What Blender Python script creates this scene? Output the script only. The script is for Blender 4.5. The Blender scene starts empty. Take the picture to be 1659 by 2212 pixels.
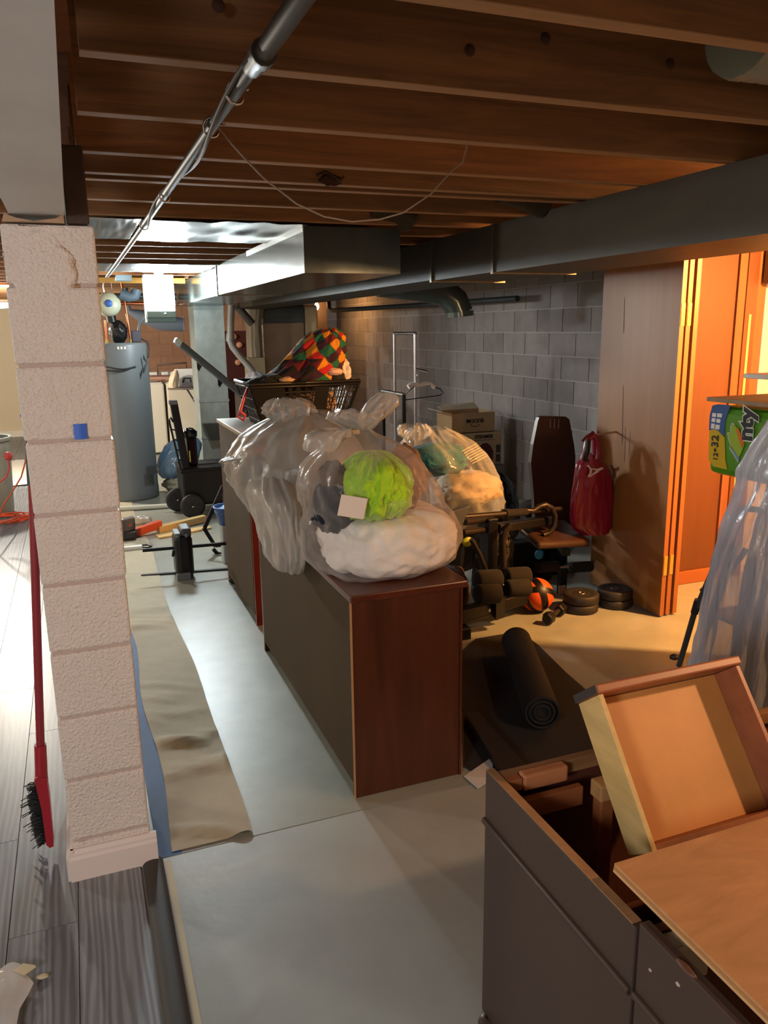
import bpy, bmesh, math, random
from mathutils import Vector, Matrix, noise
random.seed(7)
SC = bpy.context.scene
COL = SC.collection
R = math.radians
# ------------------------------------------------------------------ camera
FPX, PITCH, YAW, ROLL, CH = 1700.0, R(13.15), R(21.04), R(-0.83), 1.63
fwd = Vector((math.sin(YAW)*math.cos(PITCH), math.cos(YAW)*math.cos(PITCH), -math.sin(PITCH)))
rgt = Vector((math.cos(YAW), -math.sin(YAW), 0)); upv = rgt.cross(fwd)
r2 = math.cos(ROLL)*rgt + math.sin(ROLL)*upv
u2 = -math.sin(ROLL)*rgt + math.cos(ROLL)*upv
cam = bpy.data.cameras.new('camera'); cam.sensor_fit = 'VERTICAL'; cam.sensor_height = 24.0
cam.lens = FPX/2212*24.0; cam.clip_start = 0.05; cam.clip_end = 100
co = bpy.data.objects.new('camera', cam); COL.objects.link(co)
co.matrix_world = Matrix(((r2.x, u2.x, -fwd.x, 0), (r2.y, u2.y, -fwd.y, 0), (r2.z, u2.z, -fwd.z, CH), (0, 0, 0, 1)))
SC.camera = co
SC.view_settings.view_transform = 'Standard'; SC.view_settings.look = 'None'
SC.view_settings.exposure = 0.0; SC.view_settings.gamma = 1.0
SC.view_settings.use_curve_mapping = False
# ------------------------------------------------------------------ world + lamps
w = bpy.data.worlds.new('world'); SC.world = w; w.use_nodes = True
w.node_tree.nodes['Background'].inputs[0].default_value = (0.5, 0.5, 0.55, 1)
w.node_tree.nodes['Background'].inputs[1].default_value = 0.02
def lamp(name, loc, power, col, size=0.05):
    l = bpy.data.lights.new(name, 'POINT'); l.energy = power; l.color = col; l.shadow_soft_size = size
    o = bpy.data.objects.new(name, l); o.location = loc; COL.objects.link(o); return o
def area(name, loc, power, col, sx, sy, rot):
    l = bpy.data.lights.new(name, 'AREA'); l.shape = 'RECTANGLE'; l.size = sx; l.size_y = sy; l.energy = power; l.color = col
    o = bpy.data.objects.new(name, l); o.location = loc; o.rotation_euler = rot; COL.objects.link(o); return o
lamp('doorway_bulb_light', (3.72, 2.32, 2.07), 640, (1.0, 0.46, 0.13), 0.03)
lamp('dresser_bulb_light', (2.45, 0.42, 1.86), 84, (1.0, 0.55, 0.26), 0.04)
lamp('furnace_bulb_light', (3.3, 11.0, 1.95), 26, (1.0, 0.50, 0.16), 0.04)
lamp('play_room_light', (-0.9, 9.0, 1.93), 330, (1.0, 0.93, 0.80), 0.08)
lamp('play_room_light', (-2.7, 5.2, 1.95), 120, (1.0, 0.95, 0.84), 0.10)
lamp('play_room_light', (-1.8, -0.9, 1.9), 195, (0.97, 0.98, 1.0), 0.3)
lamp('work_light', (0.98, 7.5, 1.84), 34, (0.86, 0.97, 1.0), 0.06)  # added fill with no fixture here: brightens the vertical duct and far wall
# ------------------------------------------------------------------ placing: a picture ray cut at a real depth
def ray(x, y):
    return (r2*((x-829.5)/FPX) + u2*(-(y-1106)/FPX) + fwd)
def aY(x, y, Y):
    d = ray(x, y); return Vector((0, 0, CH)) + d*(Y/d.y)
def aX(x, y, X):
    d = ray(x, y); return Vector((0, 0, CH)) + d*(X/d.x)
def aZ(x, y, z=0.0):
    d = ray(x, y); return Vector((0, 0, CH)) + d*((z-CH)/d.z)
# ------------------------------------------------------------------ materials
def lin(c):
    c /= 255.0
    return c/12.92 if c <= 0.04045 else ((c+0.055)/1.055)**2.4
def C(h, k=1.0):
    h = h.lstrip('#'); return (lin(int(h[0:2], 16))*k, lin(int(h[2:4], 16))*k, lin(int(h[4:6], 16))*k, 1)
MATS = {}
def M(name, col, rough=0.6, metal=0.0, spec=0.5, var=None, bump=None, rnd=0.0, alpha=None, col2=None, coat=0.0, sheen=0.0):
    """var=(scale xyz, amount)   bump=(scale, strength, distance)   col2: second colour mixed by the noise"""
    if name in MATS: return MATS[name]
    m = bpy.data.materials.new(name); m.use_nodes = True; nt = m.node_tree; N = nt.nodes; L = nt.links
    b = N['Principled BSDF']; b.inputs['Roughness'].default_value = rough; b.inputs['Metallic'].default_value = metal
    b.inputs['Specular IOR Level'].default_value = spec; b.inputs['Coat Weight'].default_value = coat
    b.inputs['Sheen Weight'].default_value = sheen
    c = C(col) if isinstance(col, str) else col
    b.inputs['Base Color'].default_value = c
    if var or bump or rnd:
        tc = N.new('ShaderNodeTexCoord')
        oi = N.new('ShaderNodeObjectInfo')
        ad = N.new('ShaderNodeVectorMath'); ad.operation = 'MULTIPLY_ADD'
        L.new(oi.outputs['Random'], ad.inputs[0]); ad.inputs[1].default_value = (17.3, 9.1, 5.7) if rnd else (0, 0, 0)
        L.new(tc.outputs['Object'], ad.inputs[2])
    src = None
    if var:
        mp = N.new('ShaderNodeMapping'); mp.inputs['Scale'].default_value = var[0]; L.new(ad.outputs[0], mp.inputs[0])
        nz = N.new('ShaderNodeTexNoise'); nz.inputs['Scale'].default_value = 1.0; nz.inputs['Detail'].default_value = 6; nz.inputs['Roughness'].default_value = 0.62
        if len(var) > 2: nz.inputs['Distortion'].default_value = var[2]
        L.new(mp.outputs[0], nz.inputs['Vector'])
        rp = N.new('ShaderNodeValToRGB'); a = var[1]
        rp.color_ramp.elements[0].position = 0.3; rp.color_ramp.elements[1].position = 0.7
        if col2:
            d = C(col2); rp.color_ramp.elements[0].color = d; rp.color_ramp.elements[1].color = c
        else:
            rp.color_ramp.elements[0].color = (c[0]*(1-a), c[1]*(1-a), c[2]*(1-a), 1)
            rp.color_ramp.elements[1].color = (min(1, c[0]*(1+a)), min(1, c[1]*(1+a)), min(1, c[2]*(1+a)), 1)
        L.new(nz.outputs['Fac'], rp.inputs[0]); src = rp.outputs[0]
    if rnd:
        hs = N.new('ShaderNodeHueSaturation'); mr = N.new('ShaderNodeMapRange')
        mr.inputs[3].default_value = 1-rnd; mr.inputs[4].default_value = 1+rnd
        L.new(oi.outputs['Random'], mr.inputs[0]); L.new(mr.outputs[0], hs.inputs['Value'])
        if src: L.new(src, hs.inputs['Color'])
        else: hs.inputs['Color'].default_value = c
        src = hs.outputs[0]
    if src: L.new(src, b.inputs['Base Color'])
    if bump:
        nb = N.new('ShaderNodeTexNoise'); nb.inputs['Detail'].default_value = 4
        if isinstance(bump[0], tuple):
            mp2 = N.new('ShaderNodeMapping'); mp2.inputs['Scale'].default_value = bump[0]; L.new(ad.outputs[0], mp2.inputs[0]); L.new(mp2.outputs[0], nb.inputs['Vector']); nb.inputs['Scale'].default_value = 1
        else:
            nb.inputs['Scale'].default_value = bump[0]; L.new(ad.outputs[0], nb.inputs['Vector'])
        bp = N.new('ShaderNodeBump'); bp.inputs['Strength'].default_value = bump[1]; bp.inputs['Distance'].default_value = bump[2]
        L.new(nb.outputs['Fac'], bp.inputs['Height']); L.new(bp.outputs[0], b.inputs['Normal'])
    MATS[name] = m; return m
def film(name, col, op=0.35, edge=0.75, rough=0.18, bump=(9, 0.5, 0.02)):
    """thin plastic film: see-through where it faces you, milky at folds"""
    if name in MATS: return MATS[name]
    m = M(name, col, rough, spec=0.6, bump=bump); nt = m.node_tree; N = nt.nodes; L = nt.links
    b = N['Principled BSDF']; t = N.new('ShaderNodeBsdfTransparent'); mx = N.new('ShaderNodeMixShader')
    lw = N.new('ShaderNodeLayerWeight'); lw.inputs['Blend'].default_value = 0.45
    mr = N.new('ShaderNodeMapRange'); mr.inputs[3].default_value = op; mr.inputs[4].default_value = edge
    L.new(lw.outputs['Facing'], mr.inputs[0]); L.new(mr.outputs[0], mx.inputs[0])
    L.new(t.outputs[0], mx.inputs[1]); L.new(b.outputs[0], mx.inputs[2])
    L.new(mx.outputs[0], N['Material Output'].inputs['Surface']); return m
def glow(name, col, s):
    if name in MATS: return MATS[name]
    m = bpy.data.materials.new(name); m.use_nodes = True; b = m.node_tree.nodes['Principled BSDF']
    b.inputs['Base Color'].default_value = (1, 1, 1, 1)
    b.inputs['Emission Color'].default_value = col; b.inputs['Emission Strength'].default_value = s
    MATS[name] = m; return m
# ------------------------------------------------------------------ mesh builder
class MB:
    def __init__(s): s.v = []; s.f = []; s.sm = []; s.mt = []; s.mats = []; s.mi = 0; s.T = None
    def use(s, m):
        if m not in s.mats: s.mats.append(m)
        s.mi = s.mats.index(m); return s
    def add(s, vs, fs, smooth=False):
        o = len(s.v)
        s.v += [(s.T @ Vector(p)) if s.T else Vector(p) for p in vs]
        for f in fs: s.f.append([o+i for i in f]); s.sm.append(smooth); s.mt.append(s.mi)
        return s
    def box(s, a, b, bev=0.0, jit=0.0):
        x0, y0, z0 = [min(a[i], b[i]) for i in range(3)]; x1, y1, z1 = [max(a[i], b[i]) for i in range(3)]
        if bev <= 0:
            vs = [(x0, y0, z0), (x1, y0, z0), (x1, y1, z0), (x0, y1, z0), (x0, y0, z1), (x1, y0, z1), (x1, y1, z1), (x0, y1, z1)]
            return s.add(vs, [(3, 2, 1, 0), (4, 5, 6, 7), (0, 1, 5, 4), (1, 2, 6, 5), (2, 3, 7, 6), (3, 0, 4, 7)])
        bm = bmesh.new(); bmesh.ops.create_cube(bm, size=1)
        for v in bm.verts: v.co = Vector(((x0+x1)/2+v.co.x*(x1-x0), (y0+y1)/2+v.co.y*(y1-y0), (z0+z1)/2+v.co.z*(z1-z0)))
        bmesh.ops.bevel(bm, geom=bm.edges[:], offset=min(bev, .49*min(x1-x0, y1-y0, z1-z0)), segments=2, profile=.5, affect='EDGES')
        bm.verts.index_update()
        s.add([v.co.copy() for v in bm.verts], [[v.index for v in f.verts] for f in bm.faces]); bm.free(); return s
    def obox(s, c, ax, ay, az, bev=0.0):
        """oriented box: centre and three half-axis vectors"""
        old = s.T; m = Matrix(((ax[0], ay[0], az[0], c[0]), (ax[1], ay[1], az[1], c[1]), (ax[2], ay[2], az[2], c[2]), (0, 0, 0, 1)))
        if bev:
            la, lb, lc = Vector(ax).length, Vector(ay).length, Vector(az).length
            m = Matrix(((ax[0]/la, ay[0]/lb, az[0]/lc, c[0]), (ax[1]/la, ay[1]/lb, az[1]/lc, c[1]), (ax[2]/la, ay[2]/lb, az[2]/lc, c[2]), (0, 0, 0, 1)))
            s.T = (old @ m) if old else m; s.box((-la, -lb, -lc), (la, lb, lc), bev)
        else:
            s.T = (old @ m) if old else m; s.box((-1, -1, -1), (1, 1, 1))
        s.T = old; return s
    def bar(s, p0, p1, w, h, up=(0, 0, 1), bev=0.0):
        p0 = Vector(p0); p1 = Vector(p1); d = (p1-p0); n = d.normalized(); a = n.cross(Vector(up)).normalized(); b = a.cross(n)
        return s.obox((p0+p1)/2, d/2, a*w/2, b*h/2, bev)
    def tube(s, pts, r, n=10, cap=True, smooth=True):
        pts = [Vector(p) for p in pts]; k = len(pts); vs = []; fs = []; prev = None
        for i, p in enumerate(pts):
            d = (pts[min(i+1, k-1)]-pts[max(i-1, 0)]).normalized()
            if prev is None: a = d.orthogonal().normalized()
            else: a = (prev - d*prev.dot(d)); a = a.normalized() if a.length > 1e-6 else d.orthogonal().normalized()
            prev = a; b = d.cross(a); rr = r[i] if isinstance(r, (list, tuple)) else r
            for j in range(n):
                t = 2*math.pi*j/n; vs.append(p+(a*math.cos(t)+b*math.sin(t))*rr)
        for i in range(k-1):
            for j in range(n):
                fs.append((i*n+j, i*n+(j+1) % n, (i+1)*n+(j+1) % n, (i+1)*n+j))
        s.add(vs, fs, smooth)
        if cap:
            s.add(vs[:n], [tuple(range(n-1, -1, -1))]); s.add(vs[-n:], [tuple(range(n))])
        return s
    def lathe(s, prof, c=(0, 0, 0), ax=(0, 0, 1), n=24, smooth=True):
        ax = Vector(ax).normalized(); a = ax.orthogonal().normalized(); b = ax.cross(a); c = Vector(c); vs = []; fs = []
        for (r, h) in prof:
            for j in range(n):
                t = 2*math.pi*j/n; vs.append(c+ax*h+(a*math.cos(t)+b*math.sin(t))*r)
        for i in range(len(prof)-1):
            for j in range(n): fs.append((i*n+j, i*n+(j+1) % n, (i+1)*n+(j+1) % n, (i+1)*n+j))
        return s.add(vs, fs, smooth)
    def prism(s, poly, d, smooth=False):
        """poly: 3D points; extruded by vector d"""
        n = len(poly); d = Vector(d); vs = [Vector(p) for p in poly]+[Vector(p)+d for p in poly]
        fs = [tuple(range(n-1, -1, -1)), tuple(range(n, 2*n))]+[(i, (i+1) % n, n+(i+1) % n, n+i) for i in range(n)]
        return s.add(vs, fs, smooth)
    def grid(s, fn, nu, nv, smooth=True, wrap=False):
        vs = []; fs = []
        for i in range(nu+1):
            for j in range(nv+1): vs.append(fn(i/nu, j/nv))
        W = nv+1
        for i in range(nu):
            for j in range(nv): fs.append((i*W+j, (i+1)*W+j, (i+1)*W+j+1, i*W+j+1))
        return s.add(vs, fs, smooth)
    def loft(s, rings, amp=0.02, seed=0, n=56, sub=5, f=2.2, g=4.0, closed=True):
        """rings (z,cx,cy,rx,ry): crumpled closed body through them"""
        def cr(p0, p1, p2, p3, t):
            return 0.5*((2*p1)+(-p0+p2)*t+(2*p0-5*p1+4*p2-p3)*t*t+(-p0+3*p1-3*p2+p3)*t**3)
        P = [rings[0]]+list(rings)+[rings[-1]]; out = []
        for i in range(1, len(P)-2):
            for k in range(sub): out.append([cr(P[i-1][q], P[i][q], P[i+1][q], P[i+2][q], k/sub) for q in range(5)])
        out.append(list(rings[-1])); vs = []; fs = []
        for (z, cx, cy, rx, ry) in out:
            rx = max(rx, .004); ry = max(ry, .004)
            for j in range(n):
                t = 2*math.pi*j/n; c, sn = math.cos(t), math.sin(t)
                q = Vector((c*f+seed*3.1, sn*f+seed*1.7, z*g))
                d = noise.noise(q)*1.0 + 0.55*(1-2*abs(noise.noise(q*2.3))) + 0.3*noise.noise(q*5.1)
                e = amp*min(1.0, (rx+ry)/.16)
                vs.append((cx+c*(rx+d*e), cy+sn*(ry+d*e), z+noise.noise(q*1.9+Vector((9, 2, 4)))*e*.5))
        K = len(out)
        for i in range(K-1):
            for j in range(n): fs.append((i*n+j, i*n+(j+1) % n, (i+1)*n+(j+1) % n, (i+1)*n+j))
        s.add(vs, fs, True)
        if closed:
            s.add(vs[:n], [tuple(range(n-1, -1, -1))], True); s.add(vs[-n:], [tuple(range(n))], True)
        return s
    def lump(s, c, rad, amp=.15, seed=0, sub=4, f=2.0):
        bm = bmesh.new(); bmesh.ops.create_icosphere(bm, subdivisions=sub, radius=1.0); bm.verts.index_update()
        vs = []
        for v in bm.verts:
            q = v.co*f+Vector((seed*2.7, seed*1.3, seed*.9))
            d = 1+amp*(noise.noise(q)+.6*(1-2*abs(noise.noise(q*2.1)))+.35*noise.noise(q*4.7))
            vs.append((c[0]+v.co.x*rad[0]*d, c[1]+v.co.y*rad[1]*d, c[2]+v.co.z*rad[2]*d))
        s.add(vs, [[v.index for v in f_.verts] for f_ in bm.faces], True); bm.free(); return s
    def mesh(s, name, mat=None, off=(0, 0, 0)):
        me = bpy.data.meshes.new(name); o = Vector(off)
        me.from_pydata([v-o for v in s.v], [], s.f)
        me.polygons.foreach_set('use_smooth', s.sm)
        if s.mats:
            for m in s.mats: me.materials.append(m)
            me.polygons.foreach_set('material_index', s.mt)
        elif mat: me.materials.append(mat)
        me.update(); return me
    def build(s, name, mat=None, parent=None, off=None):
        if off is None: off = ORG.get(parent.name, (0, 0, 0)) if parent else (0, 0, 0)
        o = bpy.data.objects.new(name, s.mesh(name, mat, off)); COL.objects.link(o)
        if parent: o.parent = parent; ORG[o.name] = off
        return o
ORG = {}
def tag(o, label=None, cat=None, group=None, kind=None):
    if label: o['label'] = label
    if cat: o['category'] = cat
    if group: o['group'] = group
    if kind: o['kind'] = kind
    return o
def thing(name, loc, label, cat, group=None, kind=None):
    o = bpy.data.objects.new(name, None); o.empty_display_size = .05; COL.objects.link(o); o.location = loc
    ORG[o.name] = Vector(loc); return tag(o, label, cat, group, kind)
def single(mb, name, mat, label, cat, group=None, kind=None):
    """a thing that is one mesh; origin moved to its base"""
    xs = [v.x for v in mb.v]; ys = [v.y for v in mb.v]; zs = [v.z for v in mb.v]
    off = Vector(((min(xs)+max(xs))/2, (min(ys)+max(ys))/2, min(zs)))
    o = mb.build(name, mat, None, off); o.location = off; ORG[o.name] = off; return tag(o, label, cat, group, kind)
def copy_tree(o, parent=None):
    c = o.copy(); COL.objects.link(c)
    if parent: c.parent = parent
    for ch in list(o.children): copy_tree(ch, c)
    return c
def inst(me, name, parent, loc, rotz=0.0, scale=None):
    o = bpy.data.objects.new(name, me); COL.objects.link(o); o.parent = parent
    o.location = Vector(loc)-Vector(ORG.get(parent.name, (0, 0, 0))); o.rotation_euler = (0, 0, rotz)
    if scale: o.scale = scale
    return o
def text(body, size, loc, xdir, ydir, mat, parent, name='lettering', ext=.0015, align='CENTER', sx=1.0, bold=.018):
    c = bpy.data.curves.new(name, 'FONT'); c.body = body; c.size = size; c.extrude = ext; c.align_x = align; c.align_y = 'CENTER'; c.offset = size*bold
    tmp = bpy.data.objects.new(name, c); COL.objects.link(tmp); bpy.context.view_layer.update()
    me = bpy.data.meshes.new_from_object(tmp.evaluated_get(bpy.context.evaluated_depsgraph_get())); bpy.data.objects.remove(tmp)
    me.materials.clear(); me.materials.append(mat); o = bpy.data.objects.new(name, me); COL.objects.link(o)
    x = Vector(xdir).normalized()*sx; y = Vector(ydir).normalized(); z = x.normalized().cross(y)
    p = Vector(loc)-Vector(ORG.get(parent.name, (0, 0, 0)))
    o.parent = parent; o.matrix_local = Matrix(((x.x, y.x, z.x, p.x), (x.y, y.y, z.y, p.y), (x.z, y.z, z.z, p.z), (0, 0, 0, 1))); return o
V = Vector
# palette
galvl = None
black = M('black_plastic', '#0b0b0d', .42, spec=.4)
blackm = M('black_metal', '#0e0d10', .4, spec=.35)
steel = M('chrome_steel', '#c9c9cc', .2, 1.0)
galv = M('galvanised_steel', '#59625f', .2, .55, spec=.3, var=((7, 7, 5), .16), bump=(5, .06, .02))
galvd = M('dull_galvanised_steel', '#38342a', .55, .3, var=((4, 4, 9), .2))
galvl = M('light_galvanised_steel', '#94a09d', .42, .3, var=((9, 9, 6), .2))
white = M('white_enamel', '#e6e4de', .4)
# ================================================================== SETTING
conc = M('painted_concrete', '#999e98', .45, var=((3.5, 3.5, 3), .07), bump=(14, .12, .02))
conc2 = M('bare_concrete', '#8f9186', .40, var=((4, 4, 4), .12), bump=(16, .12, .01))
fl = thing('floor', (2, 5, -.1), None, None, kind='structure')
MB().box((.06, -3, -.12), (4.6, 2.297, 0)).build('slab', conc, fl)
MB().box((.06, 2.303, -.12), (4.6, 14.2, 0)).build('slab', conc2, fl)
MB().box((.06, 2.29, -.12), (4.6, 2.31, -.006)).build('joint', M('joint_dirt', '#5c5348', .9), fl)
# vinyl plank floor of the next room
def plankmat():
    m = M('vinyl_plank', '#898d92', .36, var=((40, 1.6, 1), .12, 1.5), rnd=.16, col2='#72767c'); nt = m.node_tree; N = nt.nodes; L = nt.links
    b = N['Principled BSDF']; vm = [n for n in N if n.type == 'VECT_MATH'][0]
    mp = N.new('ShaderNodeMapping'); mp.inputs['Scale'].default_value = (9, .8, 1); L.new(vm.outputs[0], mp.inputs[0])
    wv = N.new('ShaderNodeTexWave'); wv.wave_type = 'RINGS'; wv.rings_direction = 'SPHERICAL'; wv.inputs['Scale'].default_value = 1.7
    wv.inputs['Distortion'].default_value = 14; wv.inputs['Detail'].default_value = 3; wv.inputs['Detail Scale'].default_value = .7
    L.new(mp.outputs[0], wv.inputs['Vector'])
    rp = N.new('ShaderNodeValToRGB'); rp.color_ramp.elements[0].position = .25; rp.color_ramp.elements[1].position = .9
    rp.color_ramp.elements[0].color = (.72, .72, .72, 1); rp.color_ramp.elements[1].color = (1.12, 1.12, 1.12, 1)
    L.new(wv.outputs['Fac'], rp.inputs[0])
    mu = N.new('ShaderNodeMix'); mu.data_type = 'RGBA'; mu.blend_type = 'MULTIPLY'; mu.inputs[0].default_value = 1
    L.new(b.inputs['Base Color'].links[0].from_socket, mu.inputs[6]); L.new(rp.outputs[0], mu.inputs[7]); L.new(mu.outputs[2], b.inputs['Base Color'])
    return m
fv = thing('floor', (-2, 5, -.1), None, None, kind='structure')
MB().box((-4.2, -3, -.12), (.06, 14.2, -.001)).build('subfloor', M('vinyl_plain', '#9a9791', .4), fv)
pw, plen = .182, 1.22
pm = MB().box((-pw/2+.0012, -plen/2+.0012, 0), (pw/2-.0012, plen/2-.0012, .006)).mesh('plank', plankmat())
for i in range(11):
    sh = (i*.47) % 1.22
    for k in range(12):
        y = -.2+sh+k*plen
        if y < 14: inst(pm, 'plank', fv, (.045-pw/2-i*pw, y, 0))
tr = MB()
tr.grid(lambda a, b: (.052+.062*b, .2+2.09*a, .006+.014*math.sin(math.pi*b)**.5), 1, 8)
o = tr.build('trim_1', M('transition_strip', '#3a3632', .62)); tag(o, kind='structure')
# block walls
blockr = M('grey_block', '#8a8484', .85, var=((5, 5, 5), .14), bump=(55, .35, .01), rnd=.13)
mort = M('mortar', '#a9a5a6', .9)
BW, BH = .406, .203
bm_r = MB().box((-.05, -BW/2+.005, -BH/2+.005), (0.05, BW/2-.005, BH/2-.005)).mesh('block', blockr)
wr = thing('wall_right', (4.0, 9, 0), None, None, kind='structure')
MB().box((3.957, 3.9, 0), (4.2, 14.2, 2.35)).build('mortar', mort, wr)
for r_ in range(11):
    z = .151-BH/2+r_*BH
    for k in range(26):
        y = 4.1+(k+.5*(r_ % 2))*BW
        if y < 14.0 and z < 2.3: inst(bm_r, 'block', wr, (4.0, y, z))
blocko = M('tan_block', '#b98e72', .85, var=((5, 5, 5), .10), bump=(55, .3, .01), rnd=.06)
bm_o = MB().box((-BW/2+.004, -.05, -BH/2+.004), (BW/2-.004, .05, BH/2-.004)).mesh('block', blocko)
wf = thing('wall_far', (2, 14, 0), None, None, kind='structure')
MB().box((-.05, 13.957, 0), (4.2, 14.2, 2.35)).build('mortar', M('tan_mortar', '#a88469', .9), wf)
for r_ in range(11):
    for k in range(10):
        inst(bm_o, 'block', wf, (.16+(k+.5*(r_ % 2))*BW, 14.0, .1+r_*BH))
cream = M('cream_block_paint', '#e3cfae', .7, bump=(40, .15, .01))
wl = thing('wall_back', (-2, 14, 0), None, None, kind='structure')
MB().box((-4.2, 13.954, 0), (-.05, 14.2, 2.35)).build('mortar', cream, wl)
bm_c = MB().box((-BW/2+.003, -.05, -BH/2+.003), (BW/2-.003, .05, BH/2-.003)).mesh('block', cream)
for r_ in range(11):
    for k in range(8): inst(bm_c, 'block', wl, (-.25-(k+.5*(r_ % 2))*BW, 14.0, .1+r_*BH))
tag(MB().box((-4.2, 13.92, 0), (-.05, 13.95, .11), .01).build('baseboard_back', M('cream_trim', '#efe3cd', .5)), kind='structure')
plain = M('plain_wall', '#c9bfb0', .85)
tag(MB().box((-4.3, -3, 0), (-4.2, 14.2, 2.35)).build('wall_left', cream), kind='structure')
tag(MB().box((-4.3, -3.1, 0), (4.7, -3, 2.35)).build('wall_front', plain), kind='structure')
# ceiling: subfloor and joists
jw = M('old_joist_wood', '#7d5632', .75, var=((1.6, 22, 26), .34, 1.2), bump=((2, 40, 40), .3, .004), rnd=.16)
jwd = M('joist_wood_dark', '#8a5f3c', .8, var=((1.6, 22, 26), .3, 1.2), rnd=.15)
ce = thing('ceiling', (0, 5, 2.33), None, None, kind='structure')
MB().box((-4.3, -3.1, 2.335), (4.7, 14.2, 2.38)).build('subfloor', M('subfloor_boards', '#6b4226', .8, var=((1, 18, 2), .3)), ce)
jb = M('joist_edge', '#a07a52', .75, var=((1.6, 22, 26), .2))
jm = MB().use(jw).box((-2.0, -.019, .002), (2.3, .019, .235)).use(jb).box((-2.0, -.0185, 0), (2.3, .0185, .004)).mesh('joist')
jl = MB().box((-2.06, -.019, 0), (2.06, .019, .235), .004).mesh('joist', jwd)
ys = [1.185+.4065*k for k in range(-9, 31)]
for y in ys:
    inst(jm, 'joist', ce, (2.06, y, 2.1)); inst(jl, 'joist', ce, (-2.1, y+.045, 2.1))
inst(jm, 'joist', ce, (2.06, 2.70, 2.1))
kn = M('knot_wood', '#3a2010', .8)
for (px, py, Y) in ((1015, 108, 1.53), (1178, 83, 1.53), (1447, 138, 1.53), (472, 12, 1.53)):
    p = aY(px, py, Y+.015); a = MB(); a.lathe([(0, -.004), (.010, -.004), (.012, 0)], p, (0, 1, 0), 12); a.build('knot', kn, ce)
hp = aY(715, 389, 2.676); a = MB(); a.lump(hp, (.034, .005, .016), .35, 5, 3); a.tube([hp+V((-.05, -.004, .012)), hp+V((-.02, -.01, .024)), hp+V((.0, -.012, .012)), hp+V((.03, -.01, -.004)), hp+V((.045, -.004, .012))], .004, 6); a.build('wire_hole', kn, ce)
# block pillar with painted face
pil = M('pillar_paint', '#d9cfc7', .5, bump=(105, 1.0, .009), var=((4, 4, 4), .05))
pl = thing('pillar', (-.03, 2.5, 0), None, None, kind='structure')
MB().box((-.136, 2.306, 0), (.077, 2.70, 1.90)).build('mortar', M('pillar_mortar', '#b5a49c', .7, bump=(60, .5, .006)), pl)
z0 = 0.0
for k, z1 in enumerate((.126, .329, .532, .735, .938, 1.141, 1.344, 1.547, 1.75, 1.905)):
    MB().box((-.142+random.uniform(-.002, .002), 2.30+random.uniform(-.001, .002), z0+.004), (.083+random.uniform(-.002, .002), 2.71, z1-.004), .007).build('block', pil, pl); z0 = z1
# skim mortar lumps near its top and the ring under the beam
mbp = MB(); mbp.lump((-.05, 2.303, 1.80), (.085, .006, .09), .25, 3, 3); mbp.build('skim_coat', pil, pl)
bbm = MB()
prof = [(0, 0), (.022, 0), (.022, .078), (.016, .086), (.016, .094), (.008, .105), (0, .105)]
bbm.prism([(-.156, 2.30-a, b) for a, b in prof], (.257, 0, 0)); bbm.prism([(-.142-a, 2.285, b) for a, b in prof], (0, .42, 0))
tag(bbm.build('baseboard_pillar', M('white_trim', '#d8cdc8', .4)), kind='structure')
# steel beam over the pillar
beamm = M('beam_paint', '#d2d8dc', .5, var=((3, 3, 3), .08))
b = MB(); b.box((-.117, -2.9, 1.925), (.015, 2.62, 1.938)); b.box((-.056, -2.9, 1.938), (-.046, 2.62, 2.088)); b.box((-.117, -2.9, 2.088), (.015, 2.62, 2.099))
single(b, 'steel_beam', beamm, 'grey painted steel beam resting on top of the white block pillar', 'beam')
b = MB().prism([(-.135, 2.302, 1.905), (.012, 2.302, 1.905), (.012, 2.302, 1.93), (-.005, 2.298, 1.917), (-.06, 2.296, 1.908), (-.10, 2.298, 1.915), (-.128, 2.302, 1.925)], (0, .1, 0))
b.build('mortar_pad', M('raw_mortar', '#a58a70', .9), pl)
b = MB().box((.019, 2.312, 1.906), (.074, 2.75, 2.098), .004)
single(b, 'wood_block', M('dark_lumber', '#3d3029', .8, var=((20, 2, 20), .25)), 'dark lumber block standing on the pillar top beside the steel beam', 'block')
tp = MB().grid(lambda a, c: (-.017+.034*a, 2.2985-.004*math.sin(3*a), 1.346+.042*c), 6, 4)
single(tp, 'masking_tape', M('blue_tape', '#2f63c9', .5), 'blue tape square stuck on the white block pillar', 'tape')
# ------------------------------------------------------------------ doorway at the right
ply_o = M('orange_plywood', '#5a3015', .45, var=((12, 12, 1.2), .12), bump=(20, .05, .01))
dpl = M('door_veneer', '#835527', .5, var=((9, 30, .9), .10, .8))
dedge = M('door_edge_pine', '#8f5526', .5, var=((20, 20, 1.2), .12))
wd = thing('wall_closet', (3.3, 3.9, 0), None, None, kind='structure')
MB().box((3.115, 3.82, .0), (3.765, 3.86, 2.1)).build('panel', ply_o, wd)
MB().box((3.115, 3.80, 0), (3.74, 3.82, .085), .004).build('base_trim', M('base_wood', '#8d4f25', .5), wd)
MB().box((3.772, 3.81, 0), (3.83, 3.9, 2.1)).build('stud', M('stud_brown', '#7a4526', .7, var=((30, 30, 2), .2)), wd)
MB().box((3.83, 3.80, 0), (3.915, 3.9, 2.1)).build('stud', ply_o, wd)
MB().box((3.915, 3.81, 0), (3.99, 3.9, 2.1)).build('stud', M('stud_brown', '#7a4526'), wd)
MB().box((3.86, 3.795, .6), (3.876, 3.80, 1.68)).build('strip', M('pale_strip', '#f0c070', .5), wd)
tag(MB().box((3.99, 3.86, 0), (4.6, 3.92, 2.35)).build('wall_doorway', cream), kind='structure')
tag(MB().box((4.6, -3, 0), (4.7, 3.95, 2.35)).build('wall_side', plain), kind='structure')
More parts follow.
